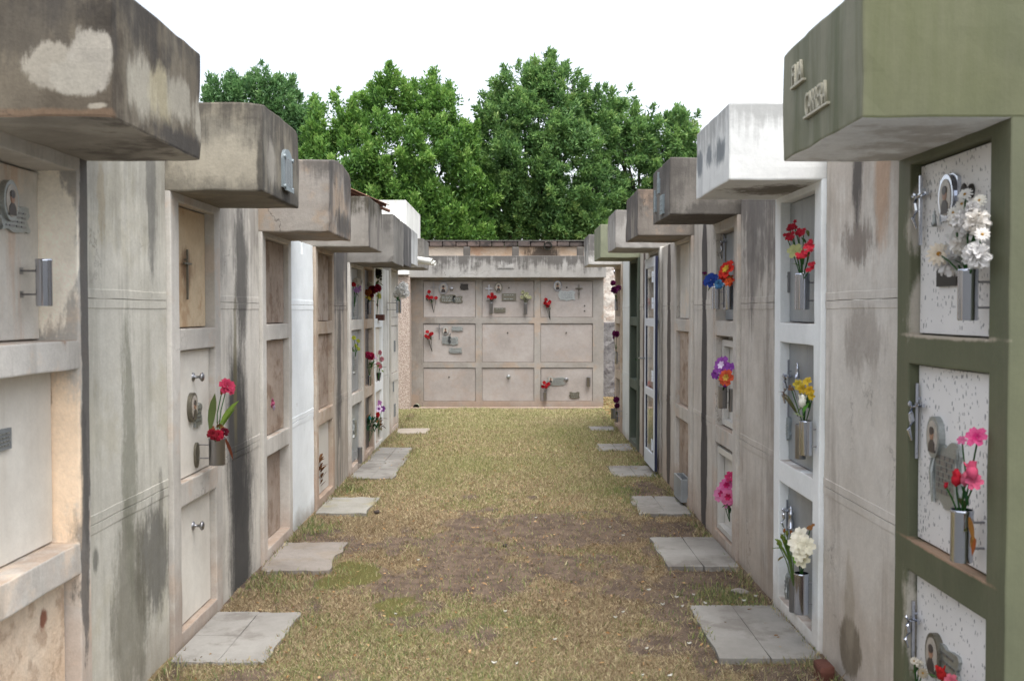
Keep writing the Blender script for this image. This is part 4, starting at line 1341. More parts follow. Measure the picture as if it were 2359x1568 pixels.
def blossom(kind, col, r, c, d, parent, col2=None):
    A, B, D = basis(d)
    mb = MB()
    mats = [petal_mat(col)]
    if kind == 'rose':
        for n_, rr_, ti in ((3, 0.42, 1.35), (5, 0.65, 1.1), (5, 0.85, 0.75), (6, 1.0, 0.35)):
            o = fr.random() * 6
            for k in range(n_):
                petal(mb, c, A, B, D, o + 6.283 * k / n_ + fr.uniform(-.15, .15), ti + fr.uniform(-.1, .1), r * rr_, r * 0.95 * (0.55 + rr_ * 0.4), 0.75, r * 0.06, taper=.5, tipw=.75)
    elif kind == 'daisy':
        mats.append(petal_mat(col2 or (214, 160, 60)))
        for n_, rr_, ti in ((13, 1.0, 0.2), (11, 0.82, 0.5)):
            o = fr.random() * 6
            for k in range(n_):
                petal(mb, c, A, B, D, o + 6.283 * k / n_, ti + fr.uniform(-.12, .12), r * rr_, r * 0.36, 0.5, r * 0.12)
        mb.lathe(c, [(r * 0.24, 0), (r * 0.2, r * 0.12), (0, r * 0.16)], D, 10, 1)
    elif kind == 'lily':
        if col2:
            mats.append(petal_mat(col2))
        for k in range(6):
            petal(mb, c, A, B, D, 6.283 * k / 6 + fr.uniform(-.1, .1), 0.95 + fr.uniform(-.15, .15), r * 0.98, r * 0.76, 1.15, r * 0.04, taper=.42, tipw=.55)
        if col2:
            for k in range(6):
                petal(mb, c + D * r * .03, A, B, D, 6.283 * k / 6, 1.0, r * 0.55, r * 0.3, 0.9, r * 0.03, 1)
    elif kind == 'puff':
        N_ = 46
        for k in range(N_):
            zc = 1 - (k + .5) / N_ * 1.35
            ph = k * 2.39996
            dirv = (A * math.cos(ph) + B * math.sin(ph)) * math.sqrt(max(0, 1 - zc * zc)) + D * zc
            a2, b2, d2 = basis(dirv)
            for q in range(2):
                petal(mb, c + dirv * r * 0.25, a2, b2, d2, fr.random() * 6.28, 0.85 + fr.uniform(-.35, .2), r * 0.98, r * 0.5, 0.7, 0.0)
    elif kind == 'petunia':
        if col2:
            mats.append(petal_mat(col2))
        for k in range(6):
            petal(mb, c, A, B, D, 6.283 * k / 6, 0.7, r * 1.1, r * 1.0, 0.9, r * 0.02, taper=.25, tipw=.7)
        if col2:
            for k in range(6):
                petal(mb, c + D * r * .04, A, B, D, 6.283 * k / 6, 0.85, r * 0.55, r * 0.4, 0.5, r * 0.02, 1, taper=.3, tipw=.3)
    elif kind == 'cluster':
        for k in range(7):
            q = c + (A * fr.uniform(-1, 1) + B * fr.uniform(-1, 1) + D * fr.uniform(-.3, .6)) * r * 0.62
            for j in range(5):
                petal(mb, q, A, B, D, 6.283 * j / 5 + k, 0.45, r * 0.42, r * 0.34, 0.4, 0.0)
    elif kind == 'bud':
        mb.lathe(c - D * r * 0.8, [(0.05 * r, 0), (0.5 * r, r * 0.4), (0.55 * r, r * 0.9), (0.3 * r, r * 1.5), (0.02 * r, r * 1.8)], D, 9)
        for j in range(3):
            petal(mb, c - D * r * .2, A, B, D, 2.1 * j, 1.35, r * 1.2, r * 0.7, 0.2, r * 0.25)
    return mb.build('blossom', mats, parent, fix=False, smooth=True)


def leaf_blade(mb, p, d, L, W, mi=0, droop=0.5, n=4):
    A, B, D = basis(d)
    vs, fs = [], []
    q = Vector(p)
    dd = Vector(D)
    for i in range(n + 1):
        t = i / n
        w = W * 0.5 * math.sin(math.pi * min(1, 0.08 + t * 0.92)) ** 0.8
        vs += [q - A * w + Vector((0, 0, w * .3)), q, q + A * w + Vector((0, 0, w * .3))]
        dd = (dd + Vector((0, 0, -droop / n))).normalized()
        q = q + dd * (L / n)
    for i in range(n):
        for j in range(2):
            fs.append((i * 3 + j, i * 3 + j + 1, (i + 1) * 3 + j + 1, (i + 1) * 3 + j))
    mb.add(vs, fs, mi)


GREEN, LIME, OLIVE, DRY = (58, 112, 48), (128, 160, 60), (98, 110, 62), (132, 92, 58)


def bouquet(side, base, e, label, blooms, leaves=(), stem=GREEN, name='bouquet', cat='flowers', face=None, base_e=None):
    """blooms: (kind, colour, radius px, px, py, extra out, [colour2]); leaves: (px, py, colour, length px, direction)"""
    P = lambda x, y, o=0.0: (on_wall(side, x, y, e + o) if side in (LEFT, RIGHT) else on_y(x, y, EY - e - o))
    pl = Plane(side, e)
    b = P(base[0], base[1], 0 if base_e is None else base_e - e)
    root = empty(name, b, label, cat, 'artificial and dried flowers on the tombs')
    k = b.y / F
    sm = MB()
    for bl in blooms:
        kind, col, rp, x, y, o = bl[:6]
        c = P(x, y, o)
        d = pl.w * 0.75 + Vector((0, -0.9, 0.25)) * (1.0 if side in (LEFT, RIGHT) else 0.3) + Vector((fr.uniform(-.5, .5), fr.uniform(-.3, .3), fr.uniform(-.2, .5)))
        if kind == 'bud':
            d = Vector((fr.uniform(-.3, .3), fr.uniform(-.3, .3), 1))
        blossom(kind, col, rp * k, c, d, root, bl[6] if len(bl) > 6 else None)
        mid = b.lerp(c, 0.55) + Vector((fr.uniform(-.01, .01), fr.uniform(-.01, .01), 0.0))
        sm.tube([b - Vector((0, 0, 0.03)), mid, c - d.normalized() * rp * k * 0.2], 0.0028, 5)
    if blooms:
        sm.build('stem_cluster', petal_mat(stem), root)
    cols = {}
    for (x, y, col, ln, dx, dy) in leaves:
        cols.setdefault(col, []).append((x, y, ln, dx, dy))
    for col, ls in cols.items():
        mb = MB()
        for (x, y, ln, dx, dy) in ls:
            d = pl.u * dx * (1 if side != RIGHT else 1) + Vector((0, 0, 1)) * dy + pl.w * fr.uniform(0.1, 0.5)
            L = ln * k
            leaf_blade(mb, P(x, y, 0.0), d, L, L * (0.3 if ln < 55 else 0.2), 0, 0.5)
        mb.build('foliage', petal_mat(col), root, fix=False)
    return root


def fol(cx, cy, n_, ln, cols, sx=10, sy=10):
    return [(cx + fr.uniform(-sx, sx), cy + fr.uniform(-sy, sy), fr.choice(cols), ln * fr.uniform(.7, 1.2), fr.uniform(-1, 1), fr.uniform(-.3, 1)) for _ in range(n_)]


RED, DRED, PINK, HOT, WHITE, CREAM, YEL, ORG = (206, 30, 40), (140, 22, 38), (236, 130, 160), (226, 50, 110), (226, 224, 220), (222, 222, 190), (232, 196, 60), (236, 100, 40)
PURP, VIO, MAG, BLUE = (150, 70, 170), (196, 150, 206), (120, 30, 90), (50, 84, 184)

# ---- left row
vase(LEFT, 102, 597, 705, 36, -0.06, 'empty bright steel vase in the top niche of the dark stained tomb, left edge', wall_e=-0.14)
vase(LEFT, 500, 1008, 1070, 37, 0.07, 'steel vase holding the pink rose and a green fern, left row', 'steel_dull', wall_e=-0.035)
bouquet(LEFT, (500, 1012), 0.07, 'pink rose with a green fern leaf above dried red flowers, left row',
        [('rose', (232, 70, 110), 20, 524, 890, 0.03), ('rose', DRED, 12, 489, 1000, 0.02), ('rose', (176, 24, 50), 13, 502, 1002, 0.04), ('rose', (104, 18, 36), 11, 517, 994, 0.03),
         ('cluster', (150, 88, 50), 14, 484, 992, 0.0), ('cluster', (168, 112, 62), 10, 510, 985, 0.0), ('bud', (198, 90, 60), 6, 510, 905, 0.0)],
        [(508, 978, LIME, 86, 0.75, 1.0), (512, 982, LIME, 60, 0.6, 1.0), (484, 990, (120, 140, 80), 92, -0.22, 1.0), (516, 1005, (150, 80, 56), 66, 0.5, -1.0), (500, 985, DRY, 30, -.6, .6), (495, 990, DRY, 30, .1, .8)])
bouquet(LEFT, (612, 960), -0.08, 'faded lilac and pink flowers half hidden in a bare brown niche, left row',
        [('puff', (196, 170, 200), 13, 616, 914, 0.0), ('puff', (220, 110, 150), 13, 619, 928, 0.02), ('puff', (200, 180, 206), 10, 623, 938, 0.02)], [(612, 945, DRY, 18, 0, 1)])
bouquet(LEFT, (736, 1135), -0.04, 'withered brown twigs against the white tiled bottom niche, left row', [],
        [(735 + fr.uniform(-3, 4), fr.uniform(1060, 1120), DRY, fr.uniform(14, 34), fr.uniform(-.4, .8), fr.uniform(.3, 1)) for _ in range(16)], name='dried_flowers')
bouquet(LEFT, (816, 700), -0.01, 'red, white and lilac flowers in the top niche with blue grey marble, left row',
        [('rose', RED, 6, 814, 655, 0.0), ('puff', (214, 210, 200), 8, 821, 648, 0.02), ('puff', (210, 206, 200), 8, 827, 650, 0.0), ('cluster', (170, 120, 176), 9, 818, 668, 0.02), ('cluster', (178, 130, 186), 8, 826, 664, 0.02)],
        fol(820, 675, 5, 14, [OLIVE, DRY], 6, 6))
bouquet(LEFT, (818, 815), -0.01, 'four yellow green rosebuds in the middle niche with blue grey marble, left row',
        [('rose', (208, 216, 70), 5, 815, 778, 0.0), ('rose', (200, 208, 70), 5, 825, 785, 0.02), ('rose', (212, 218, 80), 5, 819, 796, 0.0), ('rose', (204, 214, 76), 5, 825, 803, 0.02)],
        fol(816, 804, 8, 12, [GREEN, OLIVE], 5, 10))
vase(LEFT, 829, 1030, 1066, 11, 0.02, 'grey steel vase low on the bottom niche cover of blue grey marble, left row', 'steel_dull', wall_e=-0.04)
vase(LEFT, 850, 692, 724, 9, 0.0, 'steel vase under the dark red flowers in the top granite niche, left row')
bouquet(LEFT, (850, 694), 0.0, 'dark red and orange flowers in the top dark granite niche, left row',
        [('puff', (196, 110, 50), 8, 848, 673, 0.0), ('puff', DRED, 8, 853, 680, 0.02), ('puff', (160, 20, 46), 10, 858, 668, 0.04), ('puff', (170, 26, 60), 9, 869, 664, 0.1), ('puff', (214, 206, 180), 7, 852, 657, 0.0), ('cluster', YEL, 7, 847, 688, 0.0)],
        fol(850, 690, 9, 15, [GREEN, OLIVE, (40, 76, 40)], 7, 6))
bouquet(LEFT, (868, 720), 0.0, 'yellow trumpet flower and dark dried blooms above the loose brick, left row',
        [('lily', (214, 214, 100), 8, 872, 682, 0.0), ('puff', (60, 58, 52), 9, 870, 628, 0.0), ('cluster', (80, 74, 66), 9, 872, 642, 0.0), ('bud', (110, 30, 40), 4, 869, 703, 0.0)],
        fol(869, 650, 9, 16, [(70, 74, 58), OLIVE], 4, 14))
vase(LEFT, 851, 865, 888, 8, 0.0, 'steel vase under the bright pink flowers in the middle granite niche, left row')
bouquet(LEFT, (851, 862), 0.0, 'bright pink flowers with green leaves in the middle granite niche, left row',
        [('puff', HOT, 8, 846, 817, 0.0), ('puff', (222, 40, 90), 9, 854, 820, 0.02), ('cluster', (216, 190, 210), 7, 863, 824, 0.03), ('cluster', WHITE, 5, 857, 832, 0.0)],
        fol(852, 843, 14, 16, [GREEN, LIME, (70, 130, 50)], 9, 6))
bouquet(LEFT, (872, 868), 0.0, 'pale pink roses in a dark cone holder in the white niche, left row',
        [('rose', (222, 130, 146), 6, 875, 812, 0.0), ('rose', (228, 150, 160), 6, 879, 827, 0.02), ('rose', (214, 120, 130), 6, 875, 843, 0.02), ('rose', (220, 140, 150), 5, 871, 838, 0.0)],
        fol(874, 846, 9, 13, [LIME, GREEN], 5, 6))
c = on_wall(LEFT, 872, 862, -0.01)
mb = MB()
c0 = on_wall(LEFT, 872, 882, -0.01)
mb.lathe(c0, [(0.008, 0), (0.032, c.z - c0.z + 0.02), (0.027, c.z - c0.z + 0.02), (0.0, 0.02)], (0, 0, 1), 14)
tag(mb.build('cone_vase', M['iron'], origin=c0, smooth=True), 'dark cone shaped flower holder in the white middle niche, left row', 'vase')
bouquet(LEFT, (850, 1010), 0.0, 'dark green pine spray with a teal bauble on the bottom granite niche, left row',
        [('bud', (40, 150, 160), 5, 852, 963, 0.04), ('bud', (214, 214, 206), 4, 866, 976, 0.04), ('cluster', (170, 130, 110), 5, 847, 958, 0.0)],
        fol(854, 976, 34, 20, [(36, 74, 44), (46, 92, 52), (84, 100, 70)], 11, 14), name='pine_spray')
bouquet(LEFT, (872, 1000), -0.02, 'purple and white orchids over dried stalks in the bottom white niche, left row',
        [('lily', (196, 120, 190), 8, 872, 928, 0.0), ('lily', (220, 200, 226), 9, 872, 942, 0.02, PURP), ('lily', PURP, 8, 880, 941, 0.04), ('rose', RED, 6, 870, 955, 0.02), ('cluster', (150, 128, 104), 9, 871, 972, 0.0)],
        fol(871, 978, 12, 20, [DRY, OLIVE, (120, 104, 84)], 5, 14))
mb = MB()
c = on_wall(LEFT, 875, 731, 0.02)
mb.box(c.x - 0.09, c.x + 0.05, c.y - 0.06, c.y + 0.06, c.z - 0.035, c.z + 0.035)
o = mb.build('loose_brick', M['brick'], origin=(c.x, c.y, c.z - 0.035), bevel=0.006)
tag(o, 'red brick lying on the white ledge below the top niche, left row', 'brick')
vase(LEFT, 918, 690, 721, 12, 0.14, 'shiny steel vase under the big white flower ball at the far end, left row', wall_e=0.0)
bouquet(LEFT, (918, 693), 0.14, 'big ball of white hydrangea petals at the far end, left row',
        [('puff', (214, 214, 212), 12, 921, 668, 0.02), ('puff', (222, 222, 220), 13, 930, 674, 0.08), ('puff', (216, 216, 214), 11, 929, 660, 0.06), ('puff', (206, 204, 198), 10, 915, 678, 0.0)],
        fol(912, 690, 8, 16, [(48, 80, 56), GREEN], 4, 5))
# ---- right row
vase(RIGHT, 2228, 620, 738, 45, 0.035, 'big steel vase of white flowers on the top speckled cover, right edge', wall_e=-0.045)
WB = []
for (x, y, rp) in ((2225, 515, 30), (2250, 512, 28), (2200, 508, 17), (2190, 600, 38), (2250, 590, 30), (2210, 565, 22), (2240, 480, 16), (2170, 590, 24)):
    WB.append(('puff', fr.choice([(226, 226, 224), (218, 216, 214), (228, 224, 218)]), rp, x, y, fr.uniform(0, 0.04)))
WB += [('daisy', (226, 222, 214), 16, 2215, 470, 0.0), ('daisy', (224, 222, 216), 15, 2195, 490, 0.02), ('daisy', (228, 224, 212), 15, 2255, 462, 0.0), ('daisy', (226, 222, 216), 15, 2262, 540, 0.03),
       ('daisy', (222, 210, 190), 26, 2162, 585, 0.05, (214, 150, 60)), ('daisy', (226, 224, 220), 17, 2222, 448, 0.0), ('cluster', WHITE, 18, 2195, 545, 0.0)]
bouquet(RIGHT, (2228, 624), 0.035, 'large bunch of white daisies and chrysanthemums, right edge', WB,
        [(2238, 540, (60, 150, 60), 34, 0.8, .2), (2225, 560, GREEN, 40, .3, -.5), (2232, 470, (70, 110, 70), 26, -.4, .6), (2215, 610, GREEN, 30, -.4, .5), (2235, 612, (80, 160, 60), 30, .5, .4),
         (2220, 605, (50, 90, 50), 30, 0, 1), (2245, 545, GREEN, 30, .2, -1), (2222, 535, GREEN, 30, -.6, .3)])
vase(RIGHT, 2214, 1172, 1292, 50, 0.035, 'steel vase of pink tulips on the middle speckled cover, right edge', wall_e=-0.045)
bouquet(RIGHT, (2214, 1178), 0.035, 'pink tulips and a red one with withered leaves, right edge',
        [('bud', (232, 40, 60), 22, 2203, 1103, 0.04), ('bud', (240, 90, 130), 24, 2238, 1085, 0.03), ('bud', (240, 110, 140), 18, 2222, 1105, 0.03), ('lily', (240, 90, 150), 26, 2250, 1008, 0.0, (232, 50, 130)),
         ('lily', (238, 100, 140), 20, 2244, 1110, 0.02), ('bud', (214, 40, 60), 9, 2178, 1118, 0.03), ('lily', (240, 120, 170), 12, 2215, 1015, 0.0)],
        [(2228, 1110, (110, 140, 50), 44, .5, 1.0), (2210, 1150, (84, 110, 60), 50, -.1, 1.0), (2230, 1165, (60, 110, 70), 60, .2, 1.0), (2220, 1170, OLIVE, 50, .5, .8), (2232, 1190, (150, 100, 40), 60, .9, -.9),
         (2240, 1230, (160, 110, 50), 40, .4, -1), (2228, 1220, (140, 140, 60), 34, -.5, -.3), (2246, 1240, (170, 90, 40), 40, .1, -1), (2215, 1240, (150, 150, 70), 30, .7, -.2)])
bouquet(RIGHT, (2175, 1600), 0.02, 'red flower with a pale pink one at the bottom right edge',
        [('bud', (222, 44, 44), 20, 2168, 1552, 0.03), ('lily', (232, 110, 130), 18, 2192, 1568, 0.02)], [(2155, 1560, (90, 130, 70), 34, -.8, .2), (2178, 1575, GREEN, 30, .3, .8)])
bouquet(RIGHT, (2112, 1570), 0.0, 'tiny dried white flowers under the lowest crucifix, right edge',
        [('daisy', (214, 206, 190), 9, 2105, 1521, 0.0), ('puff', (220, 214, 200), 9, 2117, 1527, 0.02), ('daisy', (206, 190, 160), 11, 2125, 1549, 0.02), ('cluster', (80, 70, 66), 8, 2115, 1540, 0.0)],
        fol(2108, 1540, 5, 14, [DRY, OLIVE], 6, 8), name='dried_flowers')
# second right tomb
vase(RIGHT, 1847, 630, 713, 33, 0.03, 'steel vase of red flowers on the top grey marble cover of the white tomb', wall_e=-0.05)
bouquet(RIGHT, (1847, 634), 0.03, 'coral red cluster flowers with a pale lily, white tomb top niche',
        [('cluster', (226, 50, 70), 13, x, y, o) for x, y, o in ((1818, 528, .02), (1812, 548, .02), (1828, 518, .0), (1837, 535, .0), (1850, 536, .0), (1865, 560, .02), (1855, 585, .02), (1842, 590, .05), (1870, 615, .02), (1826, 545, .03), (1862, 575, .04))] +
        [('lily', (216, 220, 150), 20, 1832, 580, 0.03)],
        [(1845, 600, (80, 140, 50), 30, -.7, .5), (1855, 560, (70, 110, 60), 26, .5, .6), (1862, 545, OLIVE, 26, .6, .7), (1850, 610, GREEN, 28, .2, 1), (1838, 612, LIME, 24, -.6, .4)])
vase(RIGHT, 1855, 968, 1048, 29, 0.05, 'taller steel vase of the pair under the yellow flowers, white tomb middle niche', 'steel', wall_e=-0.05)
vase(RIGHT, 1843, 976, 1056, 24, 0.0, 'lower steel vase half behind its twin under the yellow flowers, white tomb', 'steel_dull', wall_e=-0.05)
bouquet(RIGHT, (1852, 972), 0.04, 'yellow daisies with a white bud and pale leaves, white tomb middle niche',
        [('lily', (232, 206, 70), 13, 1838, 886, .02), ('lily', (230, 190, 50), 12, 1848, 896, .02), ('lily', (236, 200, 60), 13, 1860, 880, 0), ('lily', (226, 180, 40), 12, 1864, 900, .02), ('lily', (232, 196, 50), 10, 1870, 912, .02),
         ('bud', (226, 226, 216), 17, 1848, 925, .03), ('cluster', (150, 110, 80), 9, 1822, 895, 0)],
        [(1850, 962, (176, 196, 130), 34, -.5, .4), (1852, 962, (176, 200, 140), 34, .7, .4), (1862, 925, (96, 160, 60), 36, .5, -.4), (1850, 935, LIME, 26, -.4, -.4), (1835, 920, OLIVE, 36, -.1, 1),
         (1838, 960, (110, 120, 70), 66, -.25, 1), (1832, 950, (120, 112, 80), 62, -.55, 1), (1862, 940, (70, 110, 60), 40, .2, 1), (1812, 915, DRY, 22, -.5, .6), (1806, 905, DRY, 22, -.9, .4)])
vase(RIGHT, 1845, 1318, 1412, 33, 0.05, 'front steel vase of the pair under the white lilies, white tomb bottom niche', 'steel', wall_e=-0.05)
vase(RIGHT, 1830, 1330, 1408, 26, 0.0, 'shorter steel vase behind its twin under the white lilies, white tomb', 'steel_dull', wall_e=-0.05)
bouquet(RIGHT, (1845, 1322), 0.05, 'creamy white lilies in the bottom niche of the white tomb',
        [('lily', (226, 222, 206), 26, 1846, 1238, .03), ('lily', (222, 218, 196), 22, 1858, 1258, .02), ('lily', (228, 224, 208), 24, 1838, 1252, .05), ('lily', (220, 216, 190), 20, 1850, 1290, .03), ('lily', (224, 220, 200), 17, 1842, 1278, .05), ('cluster', (176, 120, 70), 10, 1866, 1212, 0)],
        [(1832, 1300, (130, 190, 70), 26, -.4, .8), (1850, 1310, GREEN, 26, .4, .8)])
bouquet(RIGHT, (1828, 1335), 0.02, 'spray of green buds with orange tips left of the white lilies, white tomb',
        [('bud', (150, 160, 70), 7, x, y, o) for x, y, o in ((1800, 1235, 0), (1812, 1228, .02), (1822, 1240, .02), (1792, 1250, .03), (1806, 1246, .03))] + [('bud', (196, 120, 60), 6, 1806, 1222, .02), ('bud', (180, 110, 60), 6, 1822, 1226, 0)],
        [(1815, 1290, LIME, 56, -.35, 1), (1822, 1300, (110, 150, 60), 60, -.2, 1), (1805, 1265, LIME, 46, -1, .15), (1800, 1255, (150, 180, 80), 40, -.9, .5), (1818, 1270, (120, 160, 60), 44, .3, 1), (1812, 1262, LIME, 36, -.3, 1),
         (1808, 1280, (170, 150, 60), 36, -.9, -.3)], stem=(110, 140, 70))
# third right tomb
vase(RIGHT, 1648, 660, 712, 19, 0.10, 'left steel vase under the blue rose, brown grey tomb top niche', wall_e=-0.07)
vase(RIGHT, 1676, 652, 713, 24, 0.02, 'right steel vase under the orange red flowers, brown grey tomb top niche', wall_e=-0.07)
bouquet(RIGHT, (1648, 664), 0.10, 'blue rose with small magenta buds, brown grey tomb top niche',
        [('rose', BLUE, 18, 1637, 645, .02), ('rose', (70, 130, 180), 11, 1655, 655, 0), ('cluster', MAG, 7, 1623, 630, 0), ('cluster', MAG, 6, 1623, 652, 0)], fol(1642, 658, 4, 16, [GREEN, (60, 110, 110)], 8, 4))
bouquet(RIGHT, (1676, 656), 0.02, 'orange red flowers with yellow hearts, brown grey tomb top niche',
        [('petunia', (224, 50, 36), 21, 1675, 622, .02, (232, 190, 60)), ('lily', (220, 46, 34), 13, 1664, 645, .02), ('lily', (226, 60, 36), 12, 1684, 645, 0), ('rose', (206, 30, 50), 9, 1672, 638, 0), ('lily', (230, 90, 40), 11, 1678, 650, .02)],
        fol(1680, 640, 7, 18, [(60, 76, 44), GREEN], 10, 8))
vase(RIGHT, 1664, 888, 940, 20, 0.02, 'left steel vase under the violet flowers, brown grey tomb middle niche', 'steel_dull', wall_e=-0.09)
vase(RIGHT, 1684, 895, 948, 13, -0.04, 'right steel vase beside the marble surround, brown grey tomb middle niche', 'steel_dull', wall_e=-0.09)
bouquet(RIGHT, (1664, 892), 0.02, 'violet and white gladiolus with an orange flower, brown grey tomb middle niche',
        [('petunia', (176, 90, 200), 20, 1664, 842, .02, (226, 210, 232)), ('lily', (160, 70, 186), 13, 1649, 862, .03), ('lily', (150, 70, 180), 14, 1682, 848, .0), ('petunia', (236, 96, 60), 17, 1674, 870, .04, (236, 190, 80)), ('bud', (150, 60, 170), 9, 1670, 886, .02)],
        fol(1668, 876, 6, 18, [(60, 70, 50), GREEN], 8, 8))
bouquet(RIGHT, (1680, 1190), 0.0, 'bright pink gladiolus in the bottom marble niche, brown grey tomb',
        [('lily', (226, 60, 120), 14, 1682, 1098, .0), ('petunia', (236, 110, 176), 16, 1674, 1118, .02, (226, 40, 120)), ('petunia', (238, 140, 190), 19, 1664, 1138, .03, (226, 50, 120)), ('petunia', (236, 120, 170), 17, 1678, 1145, .02, (220, 40, 100)), ('lily', (236, 150, 196), 12, 1676, 1160, .01)],
        fol(1684, 1165, 5, 24, [GREEN, (60, 90, 60)], 4, 10))
# planter box on the fourth right tomb
c = on_wall(RIGHT, 1572, 1115, 0.05)
a = on_wall(RIGHT, 1561, 1100, 0.06)
b = on_wall(RIGHT, 1581, 1140, 0.06)
mb = MB()
y0_, y1_ = 8.60, 8.98
z1_, z0_ = a.z, a.z - 0.19
x0_, x1_ = XR - 0.05, XR + 0.033
for bx in ((x0_, x0_ + 0.015, y0_, y1_, z0_, z1_), (x1_ - 0.015, x1_, y0_, y1_, z0_, z1_), (x0_ + 0.0151, x1_ - 0.0151, y0_, y0_ + 0.015, z0_, z1_), (x0_ + 0.0151, x1_ - 0.0151, y1_ - 0.015, y1_, z0_, z1_), (x0_ + 0.0152, x1_ - 0.0152, y0_ + 0.0152, y1_ - 0.0152, z0_, z0_ + 0.1)):
    mb.box(*bx)
tag(mb.build('planter_box', M['marble_grey'], origin=(XR, (y0_ + y1_) / 2, z0_), bevel=0.003), 'grey stone planter box low on the bare brown niche, right row', 'planter')
# sixth and seventh right tombs
bouquet(RIGHT, (1466, 690), -0.08, 'orange flowers in the dark upper niche of the green tomb',
        [('lily', (226, 100, 60), 8, 1463, 642, .0), ('lily', (214, 150, 70), 6, 1463, 665, .0)], fol(1465, 650, 5, 12, [GREEN], 4, 12))
bouquet(RIGHT, (1466, 850), -0.08, 'single red flower in the middle niche of the green tomb', [('rose', (214, 40, 40), 7, 1464, 824, .0)], fol(1466, 835, 3, 10, [GREEN], 2, 4))
bouquet(RIGHT, (1466, 1005), -0.08, 'red flower with thin green sprigs in the lowest niche of the green tomb', [('rose', (206, 36, 40), 6, 1463, 972, .0)],
        fol(1456, 960, 14, 16, [(84, 104, 74), OLIVE], 10, 18))
for (y, vy0, vy1, bl, lb) in ((665, 690, 715, [('puff', MAG, 6, 1412, 652, .1), ('puff', (110, 30, 90), 8, 1415, 668, .08), ('puff', (120, 40, 96), 7, 1424, 664, 0)], 'top'),
                              (770, 810, 838, [('puff', MAG, 8, 1418, 769, .06), ('bud', (100, 30, 80), 4, 1413, 778, .06)], 'middle'),
                              (935, 948, 972, [('puff', MAG, 7, 1419, 920, .05), ('puff', (110, 40, 84), 6, 1421, 934, .04)], 'bottom')):
    vase(RIGHT, 1419, vy0, vy1, 8, 0.04, 'thin steel vase on the %s niche of the last right tomb' % lb, 'steel', wall_e=-0.06)
    bouquet(RIGHT, (1419, vy0 + 2), 0.04, 'dark purple flowers on the %s niche of the last right tomb' % lb, bl, fol(1419, vy0 - 8, 4, 12, [GREEN, OLIVE], 3, 5))
vase(RIGHT, 1412, 940, 964, 11, 0.10, 'grey steel vase standing out farthest from the last right tomb', 'steel_dull', wall_e=-0.06)
# ---- end tomb
def red_spray(px, py, lab, stem_to=None, pts=(), n_leaf=7):
    b = stem_to or (px, py + 16)
    bouquet(0, b, 0.03, lab, [('rose', fr.choice([RED, (190, 24, 36), (214, 44, 50)]), 4.2, px + dx, py + dy, fr.uniform(0.0, .03)) for dx, dy in pts],
            fol(px + 1, py + 7, n_leaf, 9, [(44, 70, 44), (56, 84, 52), (110, 116, 100)], 8, 4), stem=(52, 56, 48))


red_spray(990, 683, 'red roses lying against the top left cover of the end tomb', (999, 716), [(-2, -11), (-6, 0), (4, 2), (14, 3), (-1, 3)], 9)
red_spray(985, 772, 'red roses on the middle left cover of the end tomb', (995, 806), [(-1, -8), (6, -2), (-4, 2), (1, 5), (9, -4)], 9)
red_spray(1131, 684, 'red roses in the vase below the plain cross, end tomb', (1131, 696), [(-6, -1), (2, -6), (5, 1), (0, 2), (9, 0)], 6)
red_spray(1260, 697, 'red roses lying against the top right cover of the end tomb', (1267, 733), [(-3, -7), (-5, 1), (3, 2), (6, -2), (1, 7)], 8)
red_spray(1256, 886, 'red roses in the vase of the bottom right cover, end tomb', (1255, 903), [(-3, -5), (3, 1), (7, -2), (1, 5), (-6, 4)], 8)
bouquet(0, (1210, 698), 0.03, 'pale cream flowers in the vase of the top middle cover, end tomb',
        [('rose', (206, 206, 160), 4.5, 1210 + dx, 683 + dy, fr.uniform(0, .02)) for dx, dy in ((-6, -10), (3, -6), (5, 1), (-8, 2), (10, 2), (0, -2))], fol(1209, 690, 9, 9, [OLIVE, (110, 120, 80)], 6, 5), stem=OLIVE)
vase(0, 1131, 696, 723, 8, 0.035, 'steel vase left of the small plates on the top middle cover, end tomb', 'steel_dull', wall_e=-0.012)
vase(0, 1210, 698, 724, 8, 0.035, 'steel vase at the right side of the top middle cover, end tomb', 'steel_dull', wall_e=-0.012)
vase(0, 1255, 902, 923, 8.5, 0.035, 'steel vase at the left of the bottom right cover, end tomb', 'steel_dull', wall_e=-0.012)
vase(0, 1355, 868, 890, 9, 0.035, 'empty steel vase at the right side of the bottom right cover, end tomb', 'steel_dull', wall_e=-0.012)

# ---------------------------------------------------------------- the ground
GX0, GX1, GY0, GY1, GS = -2.2, 2.2, 3.4, 20.4, 0.04
NX, NY = int((GX1 - GX0) / GS) + 1, int((GY1 - GY0) / GS) + 1
gx = GX0 + np.arange(NX) * GS
gy = GY0 + np.arange(NY) * GS


def fnoise(sx, sy, off, octv=4):
    out = np.zeros((NY, NX))
    for j in range(NY):
        for i in range(NX):
            out[j, i] = mnoise.fractal(Vector((gx[i] * sx + off, gy[j] * sy - off, off * 1.7)), 1.0, 2.0, octv)
    return out


N1, N2, N3 = fnoise(1.3, 0.9, 3.1), fnoise(3.2, 1.6, 11.7), fnoise(7.0, 4.0, 23.9, 3)
XX, YY = np.meshgrid(gx, gy)


def blob(px, py, rx, ry):
    c = on_ground(px, py)
    return np.exp(-(((XX - c.x) / rx) ** 2 + ((YY - c.y) / ry) ** 2))


